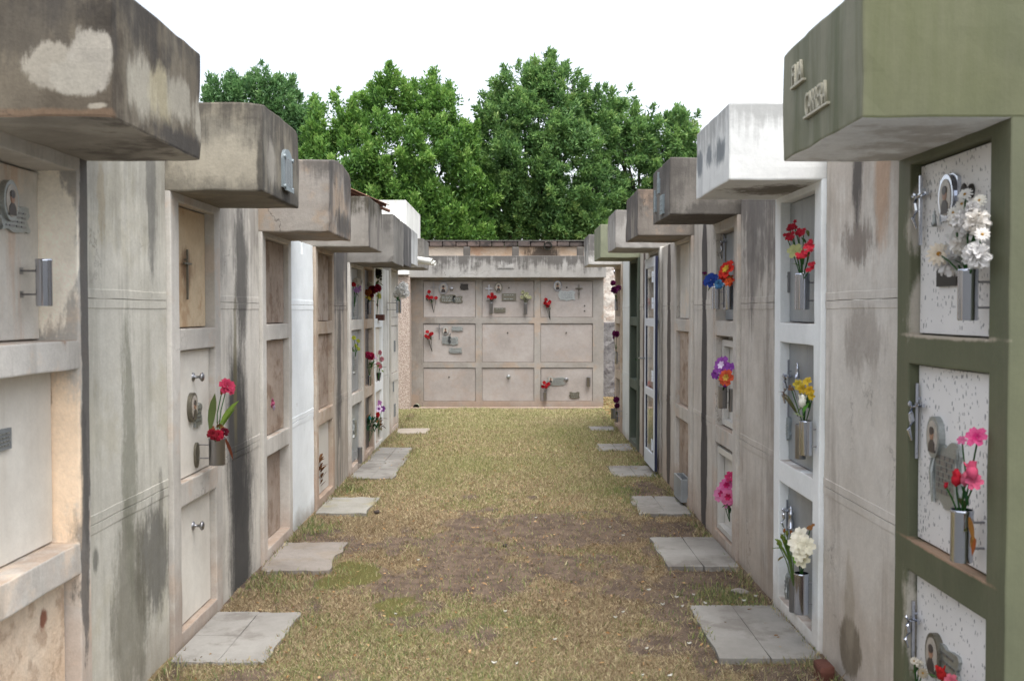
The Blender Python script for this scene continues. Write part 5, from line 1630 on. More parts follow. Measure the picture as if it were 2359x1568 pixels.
edge = np.clip(np.maximum((XX - 0.85) / 0.6, (-1.0 - XX) / 0.55), 0, 1)
bare = 0.30 * np.exp(-((YY - 6.9) / 1.5) ** 2) + 0.50 * blob(1210, 1215, 0.75, 0.4) + 0.55 * blob(1090, 1310, 0.6, 0.3) + 0.40 * blob(930, 1390, 0.45, 0.35)
bare += 0.75 * blob(1640, 1335, 0.3, 0.28) + 0.7 * blob(1560, 1212, 0.32, 0.3) + 0.55 * blob(1450, 1370, 0.5, 0.3) + 0.5 * blob(1560, 1480, 0.35, 0.4) + 0.6 * blob(1500, 1130, 0.25, 0.4)
bare += 0.5 * blob(1370, 1235, 0.5, 0.25) + 0.45 * blob(760, 1240, 0.35, 0.25) + 0.35 * blob(620, 1400, 0.3, 0.3) + 0.4 * blob(1750, 1550, 0.4, 0.25)
bare += 0.22 * edge + 0.42 * N2 + 0.25 * N1 + 0.16 * N3 - 0.05 * (YY > 9) * (YY - 9)
bare = np.clip(bare * 1.45 + 0.35 * N3, 0, 1)
moss = 1.0 * blob(810, 1310, 0.17, 0.40) + 0.9 * blob(920, 1390, 0.30, 0.22) + 0.7 * blob(660, 1375, 0.25, 0.2) + 0.5 * blob(700, 1440, 0.2, 0.2) + 0.4 * blob(1010, 1560, 0.4, 0.15)
moss = np.clip(moss * 1.2 + 0.9 * N2 + 0.6 * N3 - 0.20, 0, 1) * np.clip(moss * 3, 0, 1)
green = 0.20 + 0.55 * N1 + 0.35 * N3 + 0.75 * blob(720, 1218, 0.22, 0.2) + 0.7 * blob(795, 1128, 0.25, 0.2) + 0.8 * blob(1650, 1372, 0.2, 0.12) + 0.6 * blob(1440, 1135, 0.15, 0.4)
green += 0.45 * blob(1150, 1440, 0.6, 0.2) + 0.22 * np.clip((YY - 9) / 6, 0, 1) + 0.35 * blob(1100, 1075, 0.6, 0.6) + 0.15 * np.clip((5.6 - YY), 0, 1) + 0.4 * blob(640, 1345, 0.2, 0.2) + 0.4 * blob(920, 1060, .25, .8)
green = np.clip(green, 0, 1)
height = 0.016 * N1 + 0.012 * N2 + 0.006 * N3 - 0.018 * bare + 0.03 * blob(1230, 1205, 0.6, 0.35)


def lookup(A, x, y):
    fx = np.clip((x - GX0) / GS, 0, NX - 1.001)
    fy = np.clip((y - GY0) / GS, 0, NY - 1.001)
    i, j = fx.astype(int), fy.astype(int)
    a, b = fx - i, fy - j
    return (A[j, i] * (1 - a) * (1 - b) + A[j, i + 1] * a * (1 - b) + A[j + 1, i] * (1 - a) * b + A[j + 1, i + 1] * a * b)


# one sheet: fine in the path, wide skirt out to the horizon
verts = [(gx[i], gy[j], height[j, i]) for j in range(NY) for i in range(NX)]
faces = [(j * NX + i, j * NX + i + 1, (j + 1) * NX + i + 1, (j + 1) * NX + i) for j in range(NY - 1) for i in range(NX - 1)]
nb = len(verts)
BIG = 200.0
ring = [(0, 0), (NX - 1, 0), (NX - 1, NY - 1), (0, NY - 1)]
outer = [(-BIG, -BIG), (BIG, -BIG), (BIG, BIG), (-BIG, BIG)]
for (x, y) in outer:
    verts.append((x, y, -0.02))
sides = [[j_ for j_ in range(NX)], [NX - 1 + NX * j for j in range(NY)], [NX * (NY - 1) + i for i in reversed(range(NX))], [NX * j for j in reversed(range(NY))]]
for s_ in range(4):
    a, b = nb + s_, nb + (s_ + 1) % 4
    loop = sides[s_]
    h = len(loop) // 2
    for k in range(len(loop) - 1):
        faces.append((a if k < h else b, loop[k + 1], loop[k]))
    faces.append((a, b, loop[h]))
me = bpy.data.meshes.new('ground')
me.from_pydata(verts, [], faces)
for nm, A in (('bare', bare), ('moss', moss), ('green', green), ('beyond', np.clip(np.maximum((4.0 - YY) / 0.5, (np.abs(XX) - 2.16) / 0.04), 0, 1))):
    at = me.attributes.new(nm, 'FLOAT', 'POINT')
    at.data.foreach_set('value', np.concatenate([A.ravel(), np.array([1.0 if nm in ('bare', 'beyond') else 0.0] * 4)]).astype(np.float32))
bm = bmesh.new()
bm.from_mesh(me)
bmesh.ops.recalc_face_normals(bm, faces=bm.faces)
if sum(f.normal.z for f in bm.faces) < 0:
    bmesh.ops.reverse_faces(bm, faces=bm.faces)
bm.to_mesh(me)
bm.free()
n = NT('dry_lawn_soil')


def A_(nm):
    a = n.t.nodes.new('ShaderNodeAttribute')
    a.attribute_name = nm
    return a.outputs['Fac']


soil = n.mix(n.step(n.noise(9, 6, 0.65), 0.35, 0.65), srgb(106, 92, 80), srgb(80, 69, 61))
soil = n.mix(n.math('MULTIPLY', n.step(n.noise(70, 4, 0.6), 0.58, 0.7), 0.6), soil, srgb(150, 126, 98))
thatch = n.mix(n.step(n.noise(24, 6, 0.7), 0.38, 0.62), srgb(148, 130, 102), srgb(112, 95, 74))
thatch = n.mix(n.math('MULTIPLY', A_('green'), 0.6), thatch, srgb(98, 98, 52))
col = n.mix(n.step(A_('bare'), 0.35, 0.75), thatch, soil)
col = n.mix(n.math('MULTIPLY', n.step(n.math('ADD', A_('moss'), n.math('MULTIPLY', n.math('SUBTRACT', n.noise(30, 4, 0.7), 0.5), 0.5)), 0.3, 0.6), 0.85), col, srgb(88, 86, 46))
col = n.mix(A_('beyond'), col, srgb(92, 92, 90))      # made-up grey surround, out of view, keeps brown out of vase reflections
n.shader(col, 0.95, 0, n.noise(55, 6, 0.7), 0.012, 0.1)
o = link_mesh('ground', me, n.mat)
tag(o, 'patchy dry lawn and bare soil', kind='structure')
del o['label']

# ---------------------------------------------------------------- paving slabs
M['paving'] = concrete('grey_paving', srgb(144, 140, 133), srgb(126, 121, 114), blotch=(srgb(104, 98, 92), 0.6, 3.5), bump=0.002, grain=0.14)
M['paving_rough'] = concrete('rough_cement_paving', srgb(142, 131, 121), srgb(128, 116, 105), blotch=(srgb(128, 116, 100), 0.4, 5.0), bump=0.006, grain=0.22)
M['paving_mossy'] = concrete('mossy_cement_paving', srgb(150, 146, 136), srgb(134, 130, 116), blotch=(srgb(142, 134, 98), 0.55, 4.0), bump=0.005, grain=0.2)
M['paving_tan'] = concrete('tan_paving', srgb(170, 154, 136), srgb(158, 142, 122), bump=0.003, grain=0.15)
PAV = []


def paving(side, y0, y1, w, mat, label, nx, ny, ragged=0.0, e0=0.012, skew=0.0):
    a, b = (XL + e0, XL + w) if side == LEFT else (XR - w, XR - e0)
    PAV.append((a, b, y0, y1))
    gp = 0.003
    rr_ = random.Random(int(y0 * 100) + (5 if side == LEFT else 9))
    mb = MB()
    for i in range(nx):
        for j in range(ny):
            xa, xb = a + (b - a) * i / nx + gp / 2, a + (b - a) * (i + 1) / nx - gp / 2
            ya, yb = y0 + (y1 - y0) * j / ny + gp / 2, y0 + (y1 - y0) * (j + 1) / ny - gp / 2
            pts = []
            for (p, q) in (((xa, ya), (xb, ya)), ((xb, ya), (xb, yb)), ((xb, yb), (xa, yb)), ((xa, yb), (xa, ya))):
                for k in range(6):
                    t = k / 6
                    x, y = p[0] + (q[0] - p[0]) * t, p[1] + (q[1] - p[1]) * t
                    out = (x > b - 0.02 if side == LEFT else x < a + 0.02) or y < y0 + 0.02 or y > y1 - 0.02
                    if out and ragged:
                        x += rr_.uniform(-ragged, ragged)
                        y += rr_.uniform(-ragged, ragged)
                    pts.append((x, y))
            tz = 0.012 + rr_.uniform(-0.002, 0.002)
            mb.prism(pts, Vector((0, 0, tz - 0.05)), Vector((1, 0, 0)), Vector((0, 1, 0)), Vector((0, 0, 1)), 0.05)
    o = mb.build('paving_slab', M[mat], origin=((a + b) / 2, (y0 + y1) / 2, 0), bevel=0.0015)
    if skew:
        o.rotation_euler.z = skew
    tag(o, label, 'paving slab', 'paving slabs at the foot of the tombs')


paving(LEFT, 4.74, 5.54, 0.46, 'paving', 'grey four tile slab nearest on the left, below the doorknob covers', 2, 2, 0.008)
paving(LEFT, 6.42, 7.22, 0.44, 'paving_rough', 'rough undivided cement slab beside the mossy patch, left row', 1, 1, 0.022)
paving(LEFT, 8.28, 9.0, 0.43, 'paving_mossy', 'yellowish mossy slab below the white tiled niche, left row', 1, 1, 0.02)
paving(LEFT, 10.0, 12.3, 0.44, 'paving', 'long pale tiled strip below the three joined tombs, left row', 2, 4, 0.012)
paving(LEFT, 13.75, 14.35, 0.48, 'paving_tan', 'tan slab at the far end of the left row', 1, 1, 0.02)
paving(RIGHT, 4.79, 5.67, 0.485, 'paving', 'large clean slab nearest on the right, below the white lilies', 2, 1, 0.005)
paving(RIGHT, 6.53, 7.39, 0.47, 'paving', 'pale slab below the pink gladiolus, right row', 2, 1, 0.010)
paving(RIGHT, 8.25, 9.05, 0.435, 'paving', 'slab by the grey planter box, right row', 2, 1, 0.015)
paving(RIGHT, 10.15, 10.85, 0.45, 'paving', 'slab in front of the glazed door', 2, 1, 0.015)
paving(RIGHT, 12.0, 12.65, 0.45, 'paving', 'slab in front of the dark green tomb', 2, 1, 0.015)
paving(RIGHT, 14.0, 14.6, 0.42, 'paving', 'slab at the far end of the right row', 2, 1, 0.015)

# ---------------------------------------------------------------- grass blades (nobody could count them)
rng = np.random.default_rng(4)


def in_rects(x, y, rects, m=0.0):
    k = np.zeros(len(x), bool)
    for (a, b, c, d) in rects:
        k |= (x > a + m) & (x < b - m) & (y > c + m) & (y < d - m)
    return k


def scatter(y0, y1, dens):
    wide = y1 > 18
    n_ = int((y1 - y0) * (4.3 if wide else 3.3) * dens)
    return rng.uniform(-2.15 if wide else -1.68, 2.15 if wide else 1.62, n_), rng.uniform(y0, y1, n_)


PX, PY_, KIND = [], [], []
for (y0, y1, d) in ((4.2, 6.0, 34000), (6.0, 8.2, 20000), (8.2, 11.5, 10000), (11.5, 19.4, 4600)):
    x, y = scatter(y0, y1, d)
    PX.append(x); PY_.append(y)
x, y = np.concatenate(PX), np.concatenate(PY_)
b_, m_, g_ = lookup(bare, x, y), lookup(moss, x, y), lookup(green, x, y)
worn = np.exp(-((y - 6.9) / 1.3) ** 2)
keep = (rng.random(len(x)) > np.clip(b_ * 1.15, 0, 0.93)) & (rng.random(len(x)) > m_ * 0.3) & ~in_rects(x, y, PAV, 0.03)
keep &= (x > XL - (y > 14.6) * 1.0) & (x < XR + (y > 14.75) * 1.0)
x, y, b_, m_, g_, worn = x[keep], y[keep], b_[keep], m_[keep], g_[keep], worn[keep]
N = len(x)
isg = rng.random(N) < np.clip(g_ * 0.62 + 0.03 + 0.6 * m_ - 0.12 * worn + 0.18 * np.clip((y - 8) / 3, 0, 1), 0, 0.9)
tint = np.where(isg, np.clip(rng.uniform(0.66, 1.0, N) - 0.10 * np.clip((y - 8) / 3, 0, 1), 0.66, 1), np.clip(rng.uniform(0.0, 0.62, N) + 0.022 * np.clip(y - 7, 0, 9) - 0.16 * worn, 0, 0.64))
L = np.where(isg, rng.uniform(0.012, 0.030, N), rng.uniform(0.010, 0.034, N)) * (1 + 0.03 * (y - 5))
lean = np.where(isg, rng.uniform(0.1, 1.0, N), rng.uniform(0.5, 1.5, N))
W = rng.uniform(0.0014, 0.0026, N) * (0.8 + 0.14 * (y - 4))
# taller tufts by the walls and slab edges
tx, ty, tl, tt = [], [], [], []
for (px, py, s, cnt, ln, gr) in ((725, 1216, .12, 240, .06, .9), (790, 1126, .14, 260, .06, .85), (640, 1345, .16, 300, .06, .6), (1655, 1368, .14, 340, .05, .9), (1700, 1384, .12, 240, .05, .9), (1535, 1098, .1, 160, .07, .8),
                                 (1440, 1132, .1, 200, .05, .9), (1455, 1155, .07, 120, .05, .9), (600, 1338, .1, 200, .05, .5), (690, 1435, .12, 260, .045, .8), (660, 1490, .1, 200, .04, .6), (890, 1090, .12, 160, .05, .8),
                                 (1015, 1010, .5, 400, .04, .9), (1865, 1522, .08, 160, .05, .4), (1640, 1470, .06, 90, .05, .9), (590, 1545, .25, 300, .035, .4), (1740, 1535, .25, 260, .035, .3), (1470, 1075, .1, 120, .06, .8),
                                 (955, 940, .08, 160, .10, 1.0), (1540, 1242, .05, 80, .04, .6), (870, 1160, .1, 120, .04, .3), (1300, 1330, .3, 200, .04, .9), (1180, 1450, .5, 400, .04, .95)):
    c = on_ground(px, py)
    q = rng.normal(0, s, (cnt, 2))
    tx.append(c.x + q[:, 0] * 0.8); ty.append(c.y + q[:, 1])
    tl.append(rng.uniform(.5, 1.1, cnt) * ln)
    tt.append(np.where(rng.random(cnt) < gr, rng.uniform(.72, 1, cnt), rng.uniform(0.1, .6, cnt)))
for sd_ in (0, 1):                          # longer growth along the foot of the walls
    nn_ = 5200
    wy2 = rng.uniform(4.3, 16.5, nn_)
    off = np.abs(rng.normal(0, 0.05, nn_)) + 0.012
    wxx = (XL + off) if sd_ == 0 else (XR - off)
    kk = lookup(np.clip(N2 * 2.2 + 0.25, 0, 1), wxx, wy2) > rng.random(nn_)
    tx.append(wxx[kk]); ty.append(wy2[kk]); tl.append(rng.uniform(.02, .065, kk.sum()))
    tt.append(np.where(rng.random(kk.sum()) < 0.35, rng.uniform(.7, 1, kk.sum()), rng.uniform(0, .6, kk.sum())))
for (a_, b_2, c_, d_) in PAV:              # grass creeping over the slabs' open edges
    nn_ = int(420 * (d_ - c_))
    right = a_ > 0
    q = rng.random(nn_)
    yy2 = np.where(q < 0.5, rng.uniform(c_, d_, nn_), np.where(q < 0.75, c_ + rng.normal(0, .012, nn_), d_ + rng.normal(0, .012, nn_)))
    xx2 = np.where(q < 0.5, (a_ if right else b_2) + rng.normal(0, .012, nn_), rng.uniform(a_, b_2, nn_))
    kk = lookup(np.clip(N3 * 1.6 + 0.45, 0, 1), xx2, yy2) > rng.random(nn_)
    tx.append(xx2[kk]); ty.append(yy2[kk]); tl.append(rng.uniform(.02, .05, kk.sum()))
    tt.append(np.where(rng.random(kk.sum()) < 0.4, rng.uniform(.7, 1, kk.sum()), rng.uniform(0.1, .6, kk.sum())))
tx, ty, tl, tt = map(np.concatenate, (tx, ty, tl, tt))
k = (tx > XL + 0.01) & (tx < XR - 0.01) & ~in_rects(tx, ty, PAV, 0.03)
tx, ty, tl, tt = tx[k], ty[k], tl[k], tt[k]
x = np.concatenate([x, tx]); y = np.concatenate([y, ty]); L = np.concatenate([L, tl]); tint = np.concatenate([tint, tt])
lean = np.concatenate([lean, rng.uniform(0.05, 0.9, len(tx))]); W = np.concatenate([W, rng.uniform(.002, .004, len(tx)) * (0.8 + 0.1 * (ty - 4))])
N = len(x)
z = lookup(height, x, y) - 0.003
az = rng.uniform(0, 6.283, N)
fa = rng.uniform(0, 6.283, N)
V = np.zeros((N, 4, 3), np.float32)
dx, dy = np.cos(az), np.sin(az)
wx_, wy_ = np.cos(fa), np.sin(fa)
hz, hr = np.cos(lean) * L, np.sin(lean) * L
for q, (fr_, w_) in enumerate(((0, 1), (0, -1), (0.6, -0.7), (1.0, 0.0))):
    bend = fr_ ** 1.6
    V[:, q, 0] = x + wx_ * W * w_ + dx * hr * bend
    V[:, q, 1] = y + wy_ * W * w_ + dy * hr * bend
    V[:, q, 2] = z + hz * fr_ + 0.004
me = bpy.data.meshes.new('grass')
me.vertices.add(N * 4)
me.vertices.foreach_set('co', V.ravel())
me.loops.add(N * 4)
me.loops.foreach_set('vertex_index', np.arange(N * 4, dtype=np.int32))
me.polygons.add(N)
me.polygons.foreach_set('loop_start', np.arange(0, N * 4, 4, dtype=np.int32))
at = me.attributes.new('tint', 'FLOAT', 'FACE')
at.data.foreach_set('value', tint.astype(np.float32))
me.update(calc_edges=True)
M['blade'] = ramp_attr('grass_blades', 'tint', [(0.0, srgb(128, 109, 88)), (0.25, srgb(154, 137, 108)), (0.5, srgb(180, 167, 134)), (0.63, srgb(198, 188, 150)), (0.70, srgb(166, 165, 114)), (0.85, srgb(134, 140, 90)), (1.0, srgb(104, 124, 80))], 0.7, 0.25)
o = link_mesh('grass', me, M['blade'])
o['kind'] = 'stuff'
o['label'] = 'short dry grass with green tufts covering the path'
o['category'] = 'grass'

# fallen leaves and straw behind the end tomb
NL = 1400
NP = 1500
lx, ly = np.concatenate([rng.uniform(1.5, 2.1, NL), rng.uniform(-1.55, 1.42, NP)]), np.concatenate([rng.uniform(14.9, 19.6, NL), rng.uniform(4.3, 13, NP)])
laz, ls = rng.uniform(0, 6.28, NL + NP), np.concatenate([rng.uniform(.02, .045, NL), rng.uniform(.006, .016, NP)])
NL += NP
V = np.zeros((NL, 4, 3), np.float32)
for q, (a, b) in enumerate(((1, 0), (0, .45), (-1, 0), (0, -.45))):
    V[:, q, 0] = lx + ls * (a * np.cos(laz) - b * np.sin(laz))
    V[:, q, 1] = ly + ls * (a * np.sin(laz) + b * np.cos(laz))
    V[:, q, 2] = lookup(height, lx, ly) + 0.010 + rng.uniform(0, .012, NL)
me = bpy.data.meshes.new('leaf_litter')
me.from_pydata(V.reshape(-1, 3).tolist(), [], np.arange(NL * 4).reshape(-1, 4).tolist())
at = me.attributes.new('tint', 'FLOAT', 'FACE')
at.data.foreach_set('value', rng.uniform(0, .6, NL).astype(np.float32))
o = link_mesh('leaf_litter', me, ramp_attr('dead_leaves', 'tint', [(0, srgb(110, 78, 50)), (0.3, srgb(150, 116, 74)), (0.6, srgb(188, 156, 116))], 0.8, 0.1))
o['kind'] = 'stuff'
o['label'] = 'brown fallen leaves and bits strewn along the path and right of the end tomb'
o['category'] = 'leaf litter'

# ---------------------------------------------------------------- litter, clods, brick
M['scrap'] = plain('white_scrap', srgb(190, 188, 178), 0.7, 0, 0.1)
scr = random.Random(8)
first = None
for (px, py, s) in ((911, 1418, 9), (1164, 1412, 11), (1417, 1426, 12), (1435, 1414, 12), (1494, 1362, 15), (1526, 1396, 13), (1558, 1379, 13), (1624, 1393, 11), (1587, 1487, 16), (1489, 1498, 14), (1278, 1477, 12),
                    (1138, 1531, 18), (1190, 1533, 10), (1543, 1561, 20), (963, 1293, 9), (1435, 1236, 9), (1405, 1217, 7), (1234, 1195, 9), (1597, 1374, 8), (1713, 1387, 13), (1740, 1377, 10), (1571, 1400, 11), (1480, 1560, 10)):
    c = on_ground(px, py, 0.018)
    sz = s * c.y / F * 0.36
    mb = MB()
    ang = scr.uniform(-0.6, 0.6)
    ux, uy = Vector((math.cos(ang), math.sin(ang), 0)), Vector((-math.sin(ang), math.cos(ang), 0))
    vs, fs = [], []
    for i in range(6):
        t = -1 + 2 * i / 5
        wd_ = (1 - t * t * 0.75) * 0.3 * scr.uniform(.7, 1.2)
        p = c + ux * (t * sz) + Vector((0, 0, 0.004 + 0.005 * t * t + scr.uniform(0, .004)))
        vs += [p - uy * wd_ * sz + Vector((0, 0, 0.006)), p, p + uy * wd_ * sz + Vector((0, 0, 0.010))]
    for i in range(5):
        for j in range(2):
            fs.append((i * 3 + j, i * 3 + j + 1, i * 3 + j + 4, i * 3 + j + 3))
    mb.add(vs, fs)
    o = mb.build('white_scrap', M['scrap'], origin=c, fix=False, smooth=True)
    tag(o, 'small curled white scrap lying on the patchy lawn', 'litter', 'white scraps scattered on the lawn')
M['clod'] = concrete('dark_clod', srgb(74, 60, 52), srgb(58, 47, 42), bump=0.006, grain=0.4)
for (px, py, s, lab) in ((1047, 1143, 9, 'small dark clod on the yellowish lawn, mid path'), (943, 966, 9, 'dark clod on the far lawn by the last left slab'), (1163, 1604 / 1.2757 * 1.0, 12, 'dark clod on bare soil right of the mossy patch'),
                         (868, 1181, 14, 'dark lump at the corner of the mossy slab')):
    c = on_ground(px, py, 0.0)
    r_ = s * c.y / F * 0.5
    bm = bmesh.new()
    bmesh.ops.create_icosphere(bm, subdivisions=2, radius=r_)
    for v in bm.verts:
        v.co *= 1 + 0.35 * mnoise.noise(v.co * (2.0 / r_))
        v.co.z *= 0.7
        v.co += c + Vector((0, 0, r_ * 0.4))
    me = bpy.data.meshes.new('soil_clod')
    bm.to_mesh(me)
    bm.free()
    tag(link_mesh('soil_clod', me, M['clod'], None, c), lab, 'clod')
c = on_ground(1896, 1556, 0.0)
me = block_mesh('broken_brick', [c.y - 0.06, c.y + 0.06], [c.x - 0.03, c.x + 0.03], [-0.02, 0.06], lambda e, t, z: False, lambda e, t, z: Vector((t, e, z)), 0.008, 0.010, 0.03, rs=25)
o = link_mesh('broken_brick', me, M['brick'], None, (c.x, c.y, 0))
tag(o, 'broken dark red brick standing by the olive tomb panel, bottom right', 'brick')
c = on_ground(1715, 1365, 0.0)
bm = bmesh.new()
bmesh.ops.create_icosphere(bm, subdivisions=3, radius=0.03)
for v in bm.verts:
    v.co *= 1 + 0.4 * mnoise.noise(v.co * 30)
    v.co.x *= 1.7
    v.co.z *= 0.6
    v.co += Vector((c.x - 0.03, c.y, 0.01))
me = bpy.data.meshes.new('cement_rubble')
bm.to_mesh(me)
bm.free()
tag(link_mesh('cement_rubble', me, M['paving_rough'], None, c), 'lump of tan rubble in the grass at the foot of the streaked panel', 'rubble')

# ---------------------------------------------------------------- trees
LEAVES = {}


def leaf_mat(name, stops):
    return ramp_attr(name, 'tint', stops, 0.5, 0.42, 0.35)


M['bark'] = concrete('tree_bark', srgb(96, 84, 70), srgb(70, 60, 50), streak=(srgb(50, 44, 38), 0.7, 0.45, 0.6), bump=0.02, grain=0.3)


def tree(label, name, Y, lobes, per_area, leafL, leafW, mat, seed, base, tuft=0.26, per=70, upright=0.7, holes=()):
    """lobes: (px, py, rx, rz, y offset) of the crown's masses; leaves sit in clumps on and inside them"""
    r_ = np.random.default_rng(seed)
    k = Y / F
    root = empty(name, (base, Y, 0), label, 'tree', 'trees behind the boundary wall')
    Ls = []
    for (px, py, rx, rz, dyo) in lobes:
        c = on_y(px, py, Y + dyo)
        Ls.append((np.array([c.x, c.y, c.z]), np.array([rx * k, (rx + rz) * 0.45 * k, rz * k])))
    cl, dirs, tipf = [], [], []
    for (c, rad) in Ls:
        area = rad[0] * rad[2]
        n_ = max(6, int(area * per_area))
        d = r_.normal(size=(n_ * 3, 3))
        d /= np.linalg.norm(d, axis=1)[:, None]
        d = d[(d[:, 1] < 0.55)][:n_]
        f = np.where(r_.random(len(d)) < 0.72, r_.uniform(0.80, 1.14, len(d)), r_.uniform(0.3, 0.8, len(d)))
        p = c + d * rad * f[:, None]
        ok = np.ones(len(p), bool)
        for (c2, rad2) in Ls:
            if c2 is c:
                continue
            ok &= np.linalg.norm((p - c2) / rad2, axis=1) > 0.62
        for (hx, hy, hr) in holes:
            hc = on_y(hx, hy, Y)
            # a gap through the crown, along the y axis
            ok &= np.hypot(p[:, 0] - hc.x * p[:, 1] / Y, p[:, 2] - EYE - (hc.z - EYE) * p[:, 1] / Y) > hr * k
        cl.append(p[ok]); dirs.append(d[ok]); tipf.append(f[ok])
    cl, dirs, tipf = np.concatenate(cl), np.concatenate(dirs), np.concatenate(tipf)
    # loose sprigs that break the outline
    m_ = r_.random(len(cl)) < 0.16
    spr = cl[m_] + dirs[m_] * r_.uniform(0.10, 0.30, (m_.sum(), 1)) * np.array([1, .6, 1.4]) + np.array([0, 0, 0.10])
    cl = np.concatenate([cl, spr]); dirs = np.concatenate([dirs, dirs[m_] * .5 + np.array([0, 0, .5])])
    small = np.concatenate([np.ones(len(cl) - len(spr)), np.full(len(spr), 0.5)])
    C_ = len(cl)
    up = np.array([0, 0, 1.0])
    ax = dirs * (1 - upright) + up * upright + r_.normal(0, 0.25, (C_, 3))
    ax /= np.linalg.norm(ax, axis=1)[:, None]
    size = tuft * r_.uniform(0.6, 1.25, C_) * small
    cnt = np.maximum(12, (per * (size / tuft) ** 1.6)).astype(int)
    idx = np.repeat(np.arange(C_), cnt)
    n_ = len(idx)
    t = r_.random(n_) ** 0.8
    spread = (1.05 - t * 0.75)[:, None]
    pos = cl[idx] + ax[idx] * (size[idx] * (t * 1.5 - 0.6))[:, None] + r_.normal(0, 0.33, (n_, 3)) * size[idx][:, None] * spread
    d = ax[idx] * 0.7 + r_.normal(0, 0.6, (n_, 3)) + (pos - cl[idx]) / size[idx][:, None] * 0.5
    d /= np.linalg.norm(d, axis=1)[:, None]
    s = np.cross(d, r_.normal(size=(n_, 3)))
    s /= np.linalg.norm(s, axis=1)[:, None]
    nn = np.cross(s, d)
    l = leafL * r_.uniform(0.65, 1.2, n_)
    w = leafW * r_.uniform(0.7, 1.2, n_)
    V = np.zeros((n_, 6, 3), np.float32)
    V[:, 0] = pos
    V[:, 1] = pos + d * (l * 0.45)[:, None] + s * (w * .5)[:, None] + nn * (w * .18)[:, None]
    V[:, 2] = pos + d * (l * 0.5)[:, None]
    V[:, 3] = pos + d * l[:, None] - nn * (l * .12)[:, None]
    V[:, 4] = pos + d * (l * 0.45)[:, None] - s * (w * .5)[:, None] + nn * (w * .18)[:, None]
    V[:, 5] = V[:, 2]
    F_ = np.zeros((n_, 2, 4), np.int32)
    b = np.arange(n_)[:, None] * 6
    F_[:, 0] = b + np.array([0, 1, 3, 2])
    F_[:, 1] = b + np.array([0, 2, 3, 4])
    V = V[:, :5]
    b = np.arange(n_)[:, None] * 5
    F_[:, 0] = b + np.array([0, 1, 3, 2])
    F_[:, 1] = b + np.array([0, 2, 3, 4])
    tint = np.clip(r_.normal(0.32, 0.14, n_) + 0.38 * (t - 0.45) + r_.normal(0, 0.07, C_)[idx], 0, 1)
    me = bpy.data.meshes.new('crown')
    me.vertices.add(n_ * 5)
    me.vertices.foreach_set('co', V.ravel())
    me.loops.add(n_ * 8)
    me.loops.foreach_set('vertex_index', F_.ravel())
    me.polygons.add(n_ * 2)
    me.polygons.foreach_set('loop_start', np.arange(0, n_ * 8, 4, dtype=np.int32))
    at = me.attributes.new('tint', 'FLOAT', 'FACE')
    at.data.foreach_set('value', np.repeat(tint, 2).astype(np.float32))
    me.update(calc_edges=True)
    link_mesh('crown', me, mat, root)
    mb = MB()
    b0 = Vector((base, Y + 0.3, -0.05))
    fork = Vector((base, Y + 0.3, 2.2))
    mb.tube([b0, b0.lerp(fork, .5) + Vector((.05, 0, 0)), fork], [0.17, 0.14, 0.12], 10)
    for (c, rad) in Ls:
        e = Vector(c)
        m1 = fork.lerp(e, 0.5) + Vector((r_.uniform(-.15, .15), r_.uniform(-.15, .15), 0.25))
        mb.tube([fork - Vector((0, 0, 0.1)), m1, e], [0.07, 0.04, 0.018], 6)
        for q in range(5):
            j = e + Vector((r_.uniform(-1, 1) * rad[0], r_.uniform(-.6, .6) * rad[1], r_.uniform(-.3, .9) * rad[2])) * 0.8
            mb.tube([m1.lerp(e, 0.7), m1.lerp(e, 0.7).lerp(j, .5) + Vector((0, 0, .05)), j], [0.016, 0.011, 0.006], 5)
    mb.build('trunk', M['bark'], root, smooth=True)
    return n_


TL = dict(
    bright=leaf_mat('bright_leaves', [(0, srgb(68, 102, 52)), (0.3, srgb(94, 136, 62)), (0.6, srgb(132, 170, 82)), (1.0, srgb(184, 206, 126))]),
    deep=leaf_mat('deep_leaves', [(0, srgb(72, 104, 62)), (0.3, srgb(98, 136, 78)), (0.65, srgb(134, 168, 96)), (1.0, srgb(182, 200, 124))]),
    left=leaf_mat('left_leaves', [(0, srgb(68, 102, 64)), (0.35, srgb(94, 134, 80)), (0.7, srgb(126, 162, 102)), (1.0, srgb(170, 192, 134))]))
nl = 0
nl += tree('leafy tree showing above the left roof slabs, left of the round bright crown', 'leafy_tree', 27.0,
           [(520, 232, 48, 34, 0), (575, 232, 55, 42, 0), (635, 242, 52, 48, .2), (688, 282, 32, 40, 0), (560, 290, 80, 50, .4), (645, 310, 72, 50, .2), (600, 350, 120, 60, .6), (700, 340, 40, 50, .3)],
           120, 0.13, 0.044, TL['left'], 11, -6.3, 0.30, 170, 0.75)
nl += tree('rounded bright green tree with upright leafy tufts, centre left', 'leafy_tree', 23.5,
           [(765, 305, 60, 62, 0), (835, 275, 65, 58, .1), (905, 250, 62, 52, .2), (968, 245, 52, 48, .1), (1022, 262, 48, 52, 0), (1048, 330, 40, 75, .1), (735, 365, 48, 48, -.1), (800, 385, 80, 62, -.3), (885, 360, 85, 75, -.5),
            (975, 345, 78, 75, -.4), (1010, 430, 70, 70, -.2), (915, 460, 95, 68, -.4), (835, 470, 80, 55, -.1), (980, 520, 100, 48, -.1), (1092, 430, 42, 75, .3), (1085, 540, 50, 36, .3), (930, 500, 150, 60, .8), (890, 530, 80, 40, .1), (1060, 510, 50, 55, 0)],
           78, 0.110, 0.040, TL['bright'], 21, -2.4, 0.29, 260, 0.8)
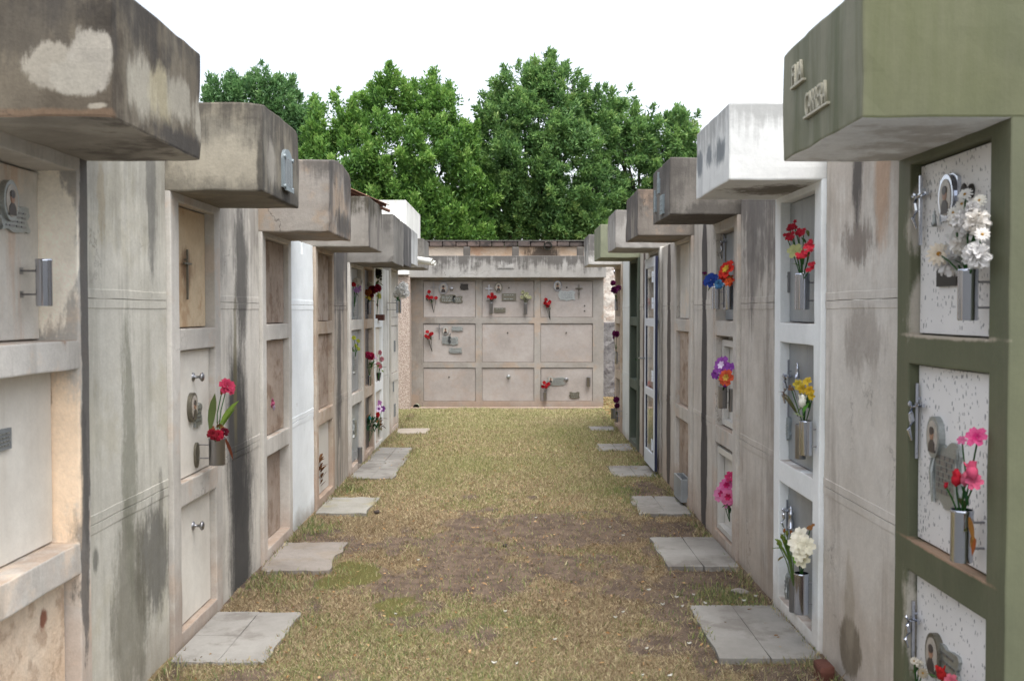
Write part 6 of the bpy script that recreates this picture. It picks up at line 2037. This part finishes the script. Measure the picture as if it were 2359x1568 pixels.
nl += tree('tallest dark green tree in the middle, pointed at the top', 'leafy_tree', 24.5,
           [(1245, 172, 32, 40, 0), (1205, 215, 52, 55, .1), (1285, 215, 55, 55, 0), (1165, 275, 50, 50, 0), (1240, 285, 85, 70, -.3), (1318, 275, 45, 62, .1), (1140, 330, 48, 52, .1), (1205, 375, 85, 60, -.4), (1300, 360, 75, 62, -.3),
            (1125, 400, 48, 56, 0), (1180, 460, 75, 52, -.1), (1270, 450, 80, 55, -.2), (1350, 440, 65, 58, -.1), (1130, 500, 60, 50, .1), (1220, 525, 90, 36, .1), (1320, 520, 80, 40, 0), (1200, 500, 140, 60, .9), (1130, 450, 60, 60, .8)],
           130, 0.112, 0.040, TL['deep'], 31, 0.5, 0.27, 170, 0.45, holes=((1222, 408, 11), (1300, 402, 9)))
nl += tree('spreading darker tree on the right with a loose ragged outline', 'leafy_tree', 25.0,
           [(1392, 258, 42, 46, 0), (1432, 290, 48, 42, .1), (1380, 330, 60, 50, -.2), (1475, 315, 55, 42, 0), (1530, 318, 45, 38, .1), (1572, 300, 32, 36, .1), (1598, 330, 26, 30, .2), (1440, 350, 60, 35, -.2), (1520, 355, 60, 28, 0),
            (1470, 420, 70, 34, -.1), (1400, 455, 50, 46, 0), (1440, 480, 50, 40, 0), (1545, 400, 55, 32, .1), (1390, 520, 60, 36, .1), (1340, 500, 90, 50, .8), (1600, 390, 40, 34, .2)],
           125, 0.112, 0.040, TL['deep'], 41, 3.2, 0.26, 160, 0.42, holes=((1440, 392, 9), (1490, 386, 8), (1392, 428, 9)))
print('leaves', nl, 'blades', N)

# ---------------------------------------------------------------- light
w = bpy.data.worlds.new('World')
scene.world = w
w.use_nodes = True
nt = w.node_tree
sky = nt.nodes.new('ShaderNodeTexSky')
sky.sky_type = 'NISHITA'
sky.sun_disc = False
SUN_EL, SUN_AZ = R(68), math.atan2(0.45, -0.9)
sky.sun_elevation = SUN_EL
sky.sun_rotation = SUN_AZ
sky.dust_density = 4.0
sky.air_density = 1.0
bw = nt.nodes.new('ShaderNodeRGBToBW')
mx = nt.nodes.new('ShaderNodeMix')
mx.data_type = 'RGBA'
mx.inputs[0].default_value = 0.72        # thin bright overcast: the blue is veiled by cloud
nt.links.new(sky.outputs[0], bw.inputs[0])
nt.links.new(sky.outputs[0], mx.inputs[6])
nt.links.new(bw.outputs[0], mx.inputs[7])
bg = nt.nodes['Background']
nt.links.new(mx.outputs[2], bg.inputs[0])
bg.inputs[1].default_value = 0.15
sun_d = bpy.data.lights.new('sun', 'SUN')
sun_d.energy = 0.5
sun_d.angle = R(40)
sun_d.color = (1.0, 0.97, 0.92)
sun = bpy.data.objects.new('sun', sun_d)
COL.objects.link(sun)
sd = Vector((math.sin(SUN_AZ) * math.cos(SUN_EL), math.cos(SUN_AZ) * math.cos(SUN_EL), math.sin(SUN_EL)))
sun.rotation_euler = (-sd).to_track_quat('-Z', 'Y').to_euler()
scene.view_settings.view_transform = 'Standard'
scene.view_settings.look = 'None'
scene.view_settings.gamma = 1.0
scene.view_settings.use_curve_mapping = False
scene.view_settings.exposure = 1.68
scene.render.engine = 'CYCLES'
scene.cycles.max_bounces = 12
scene.cycles.diffuse_bounces = 8
scene.cycles.transparent_max_bounces = 12
scene.cycles.use_denoising = True
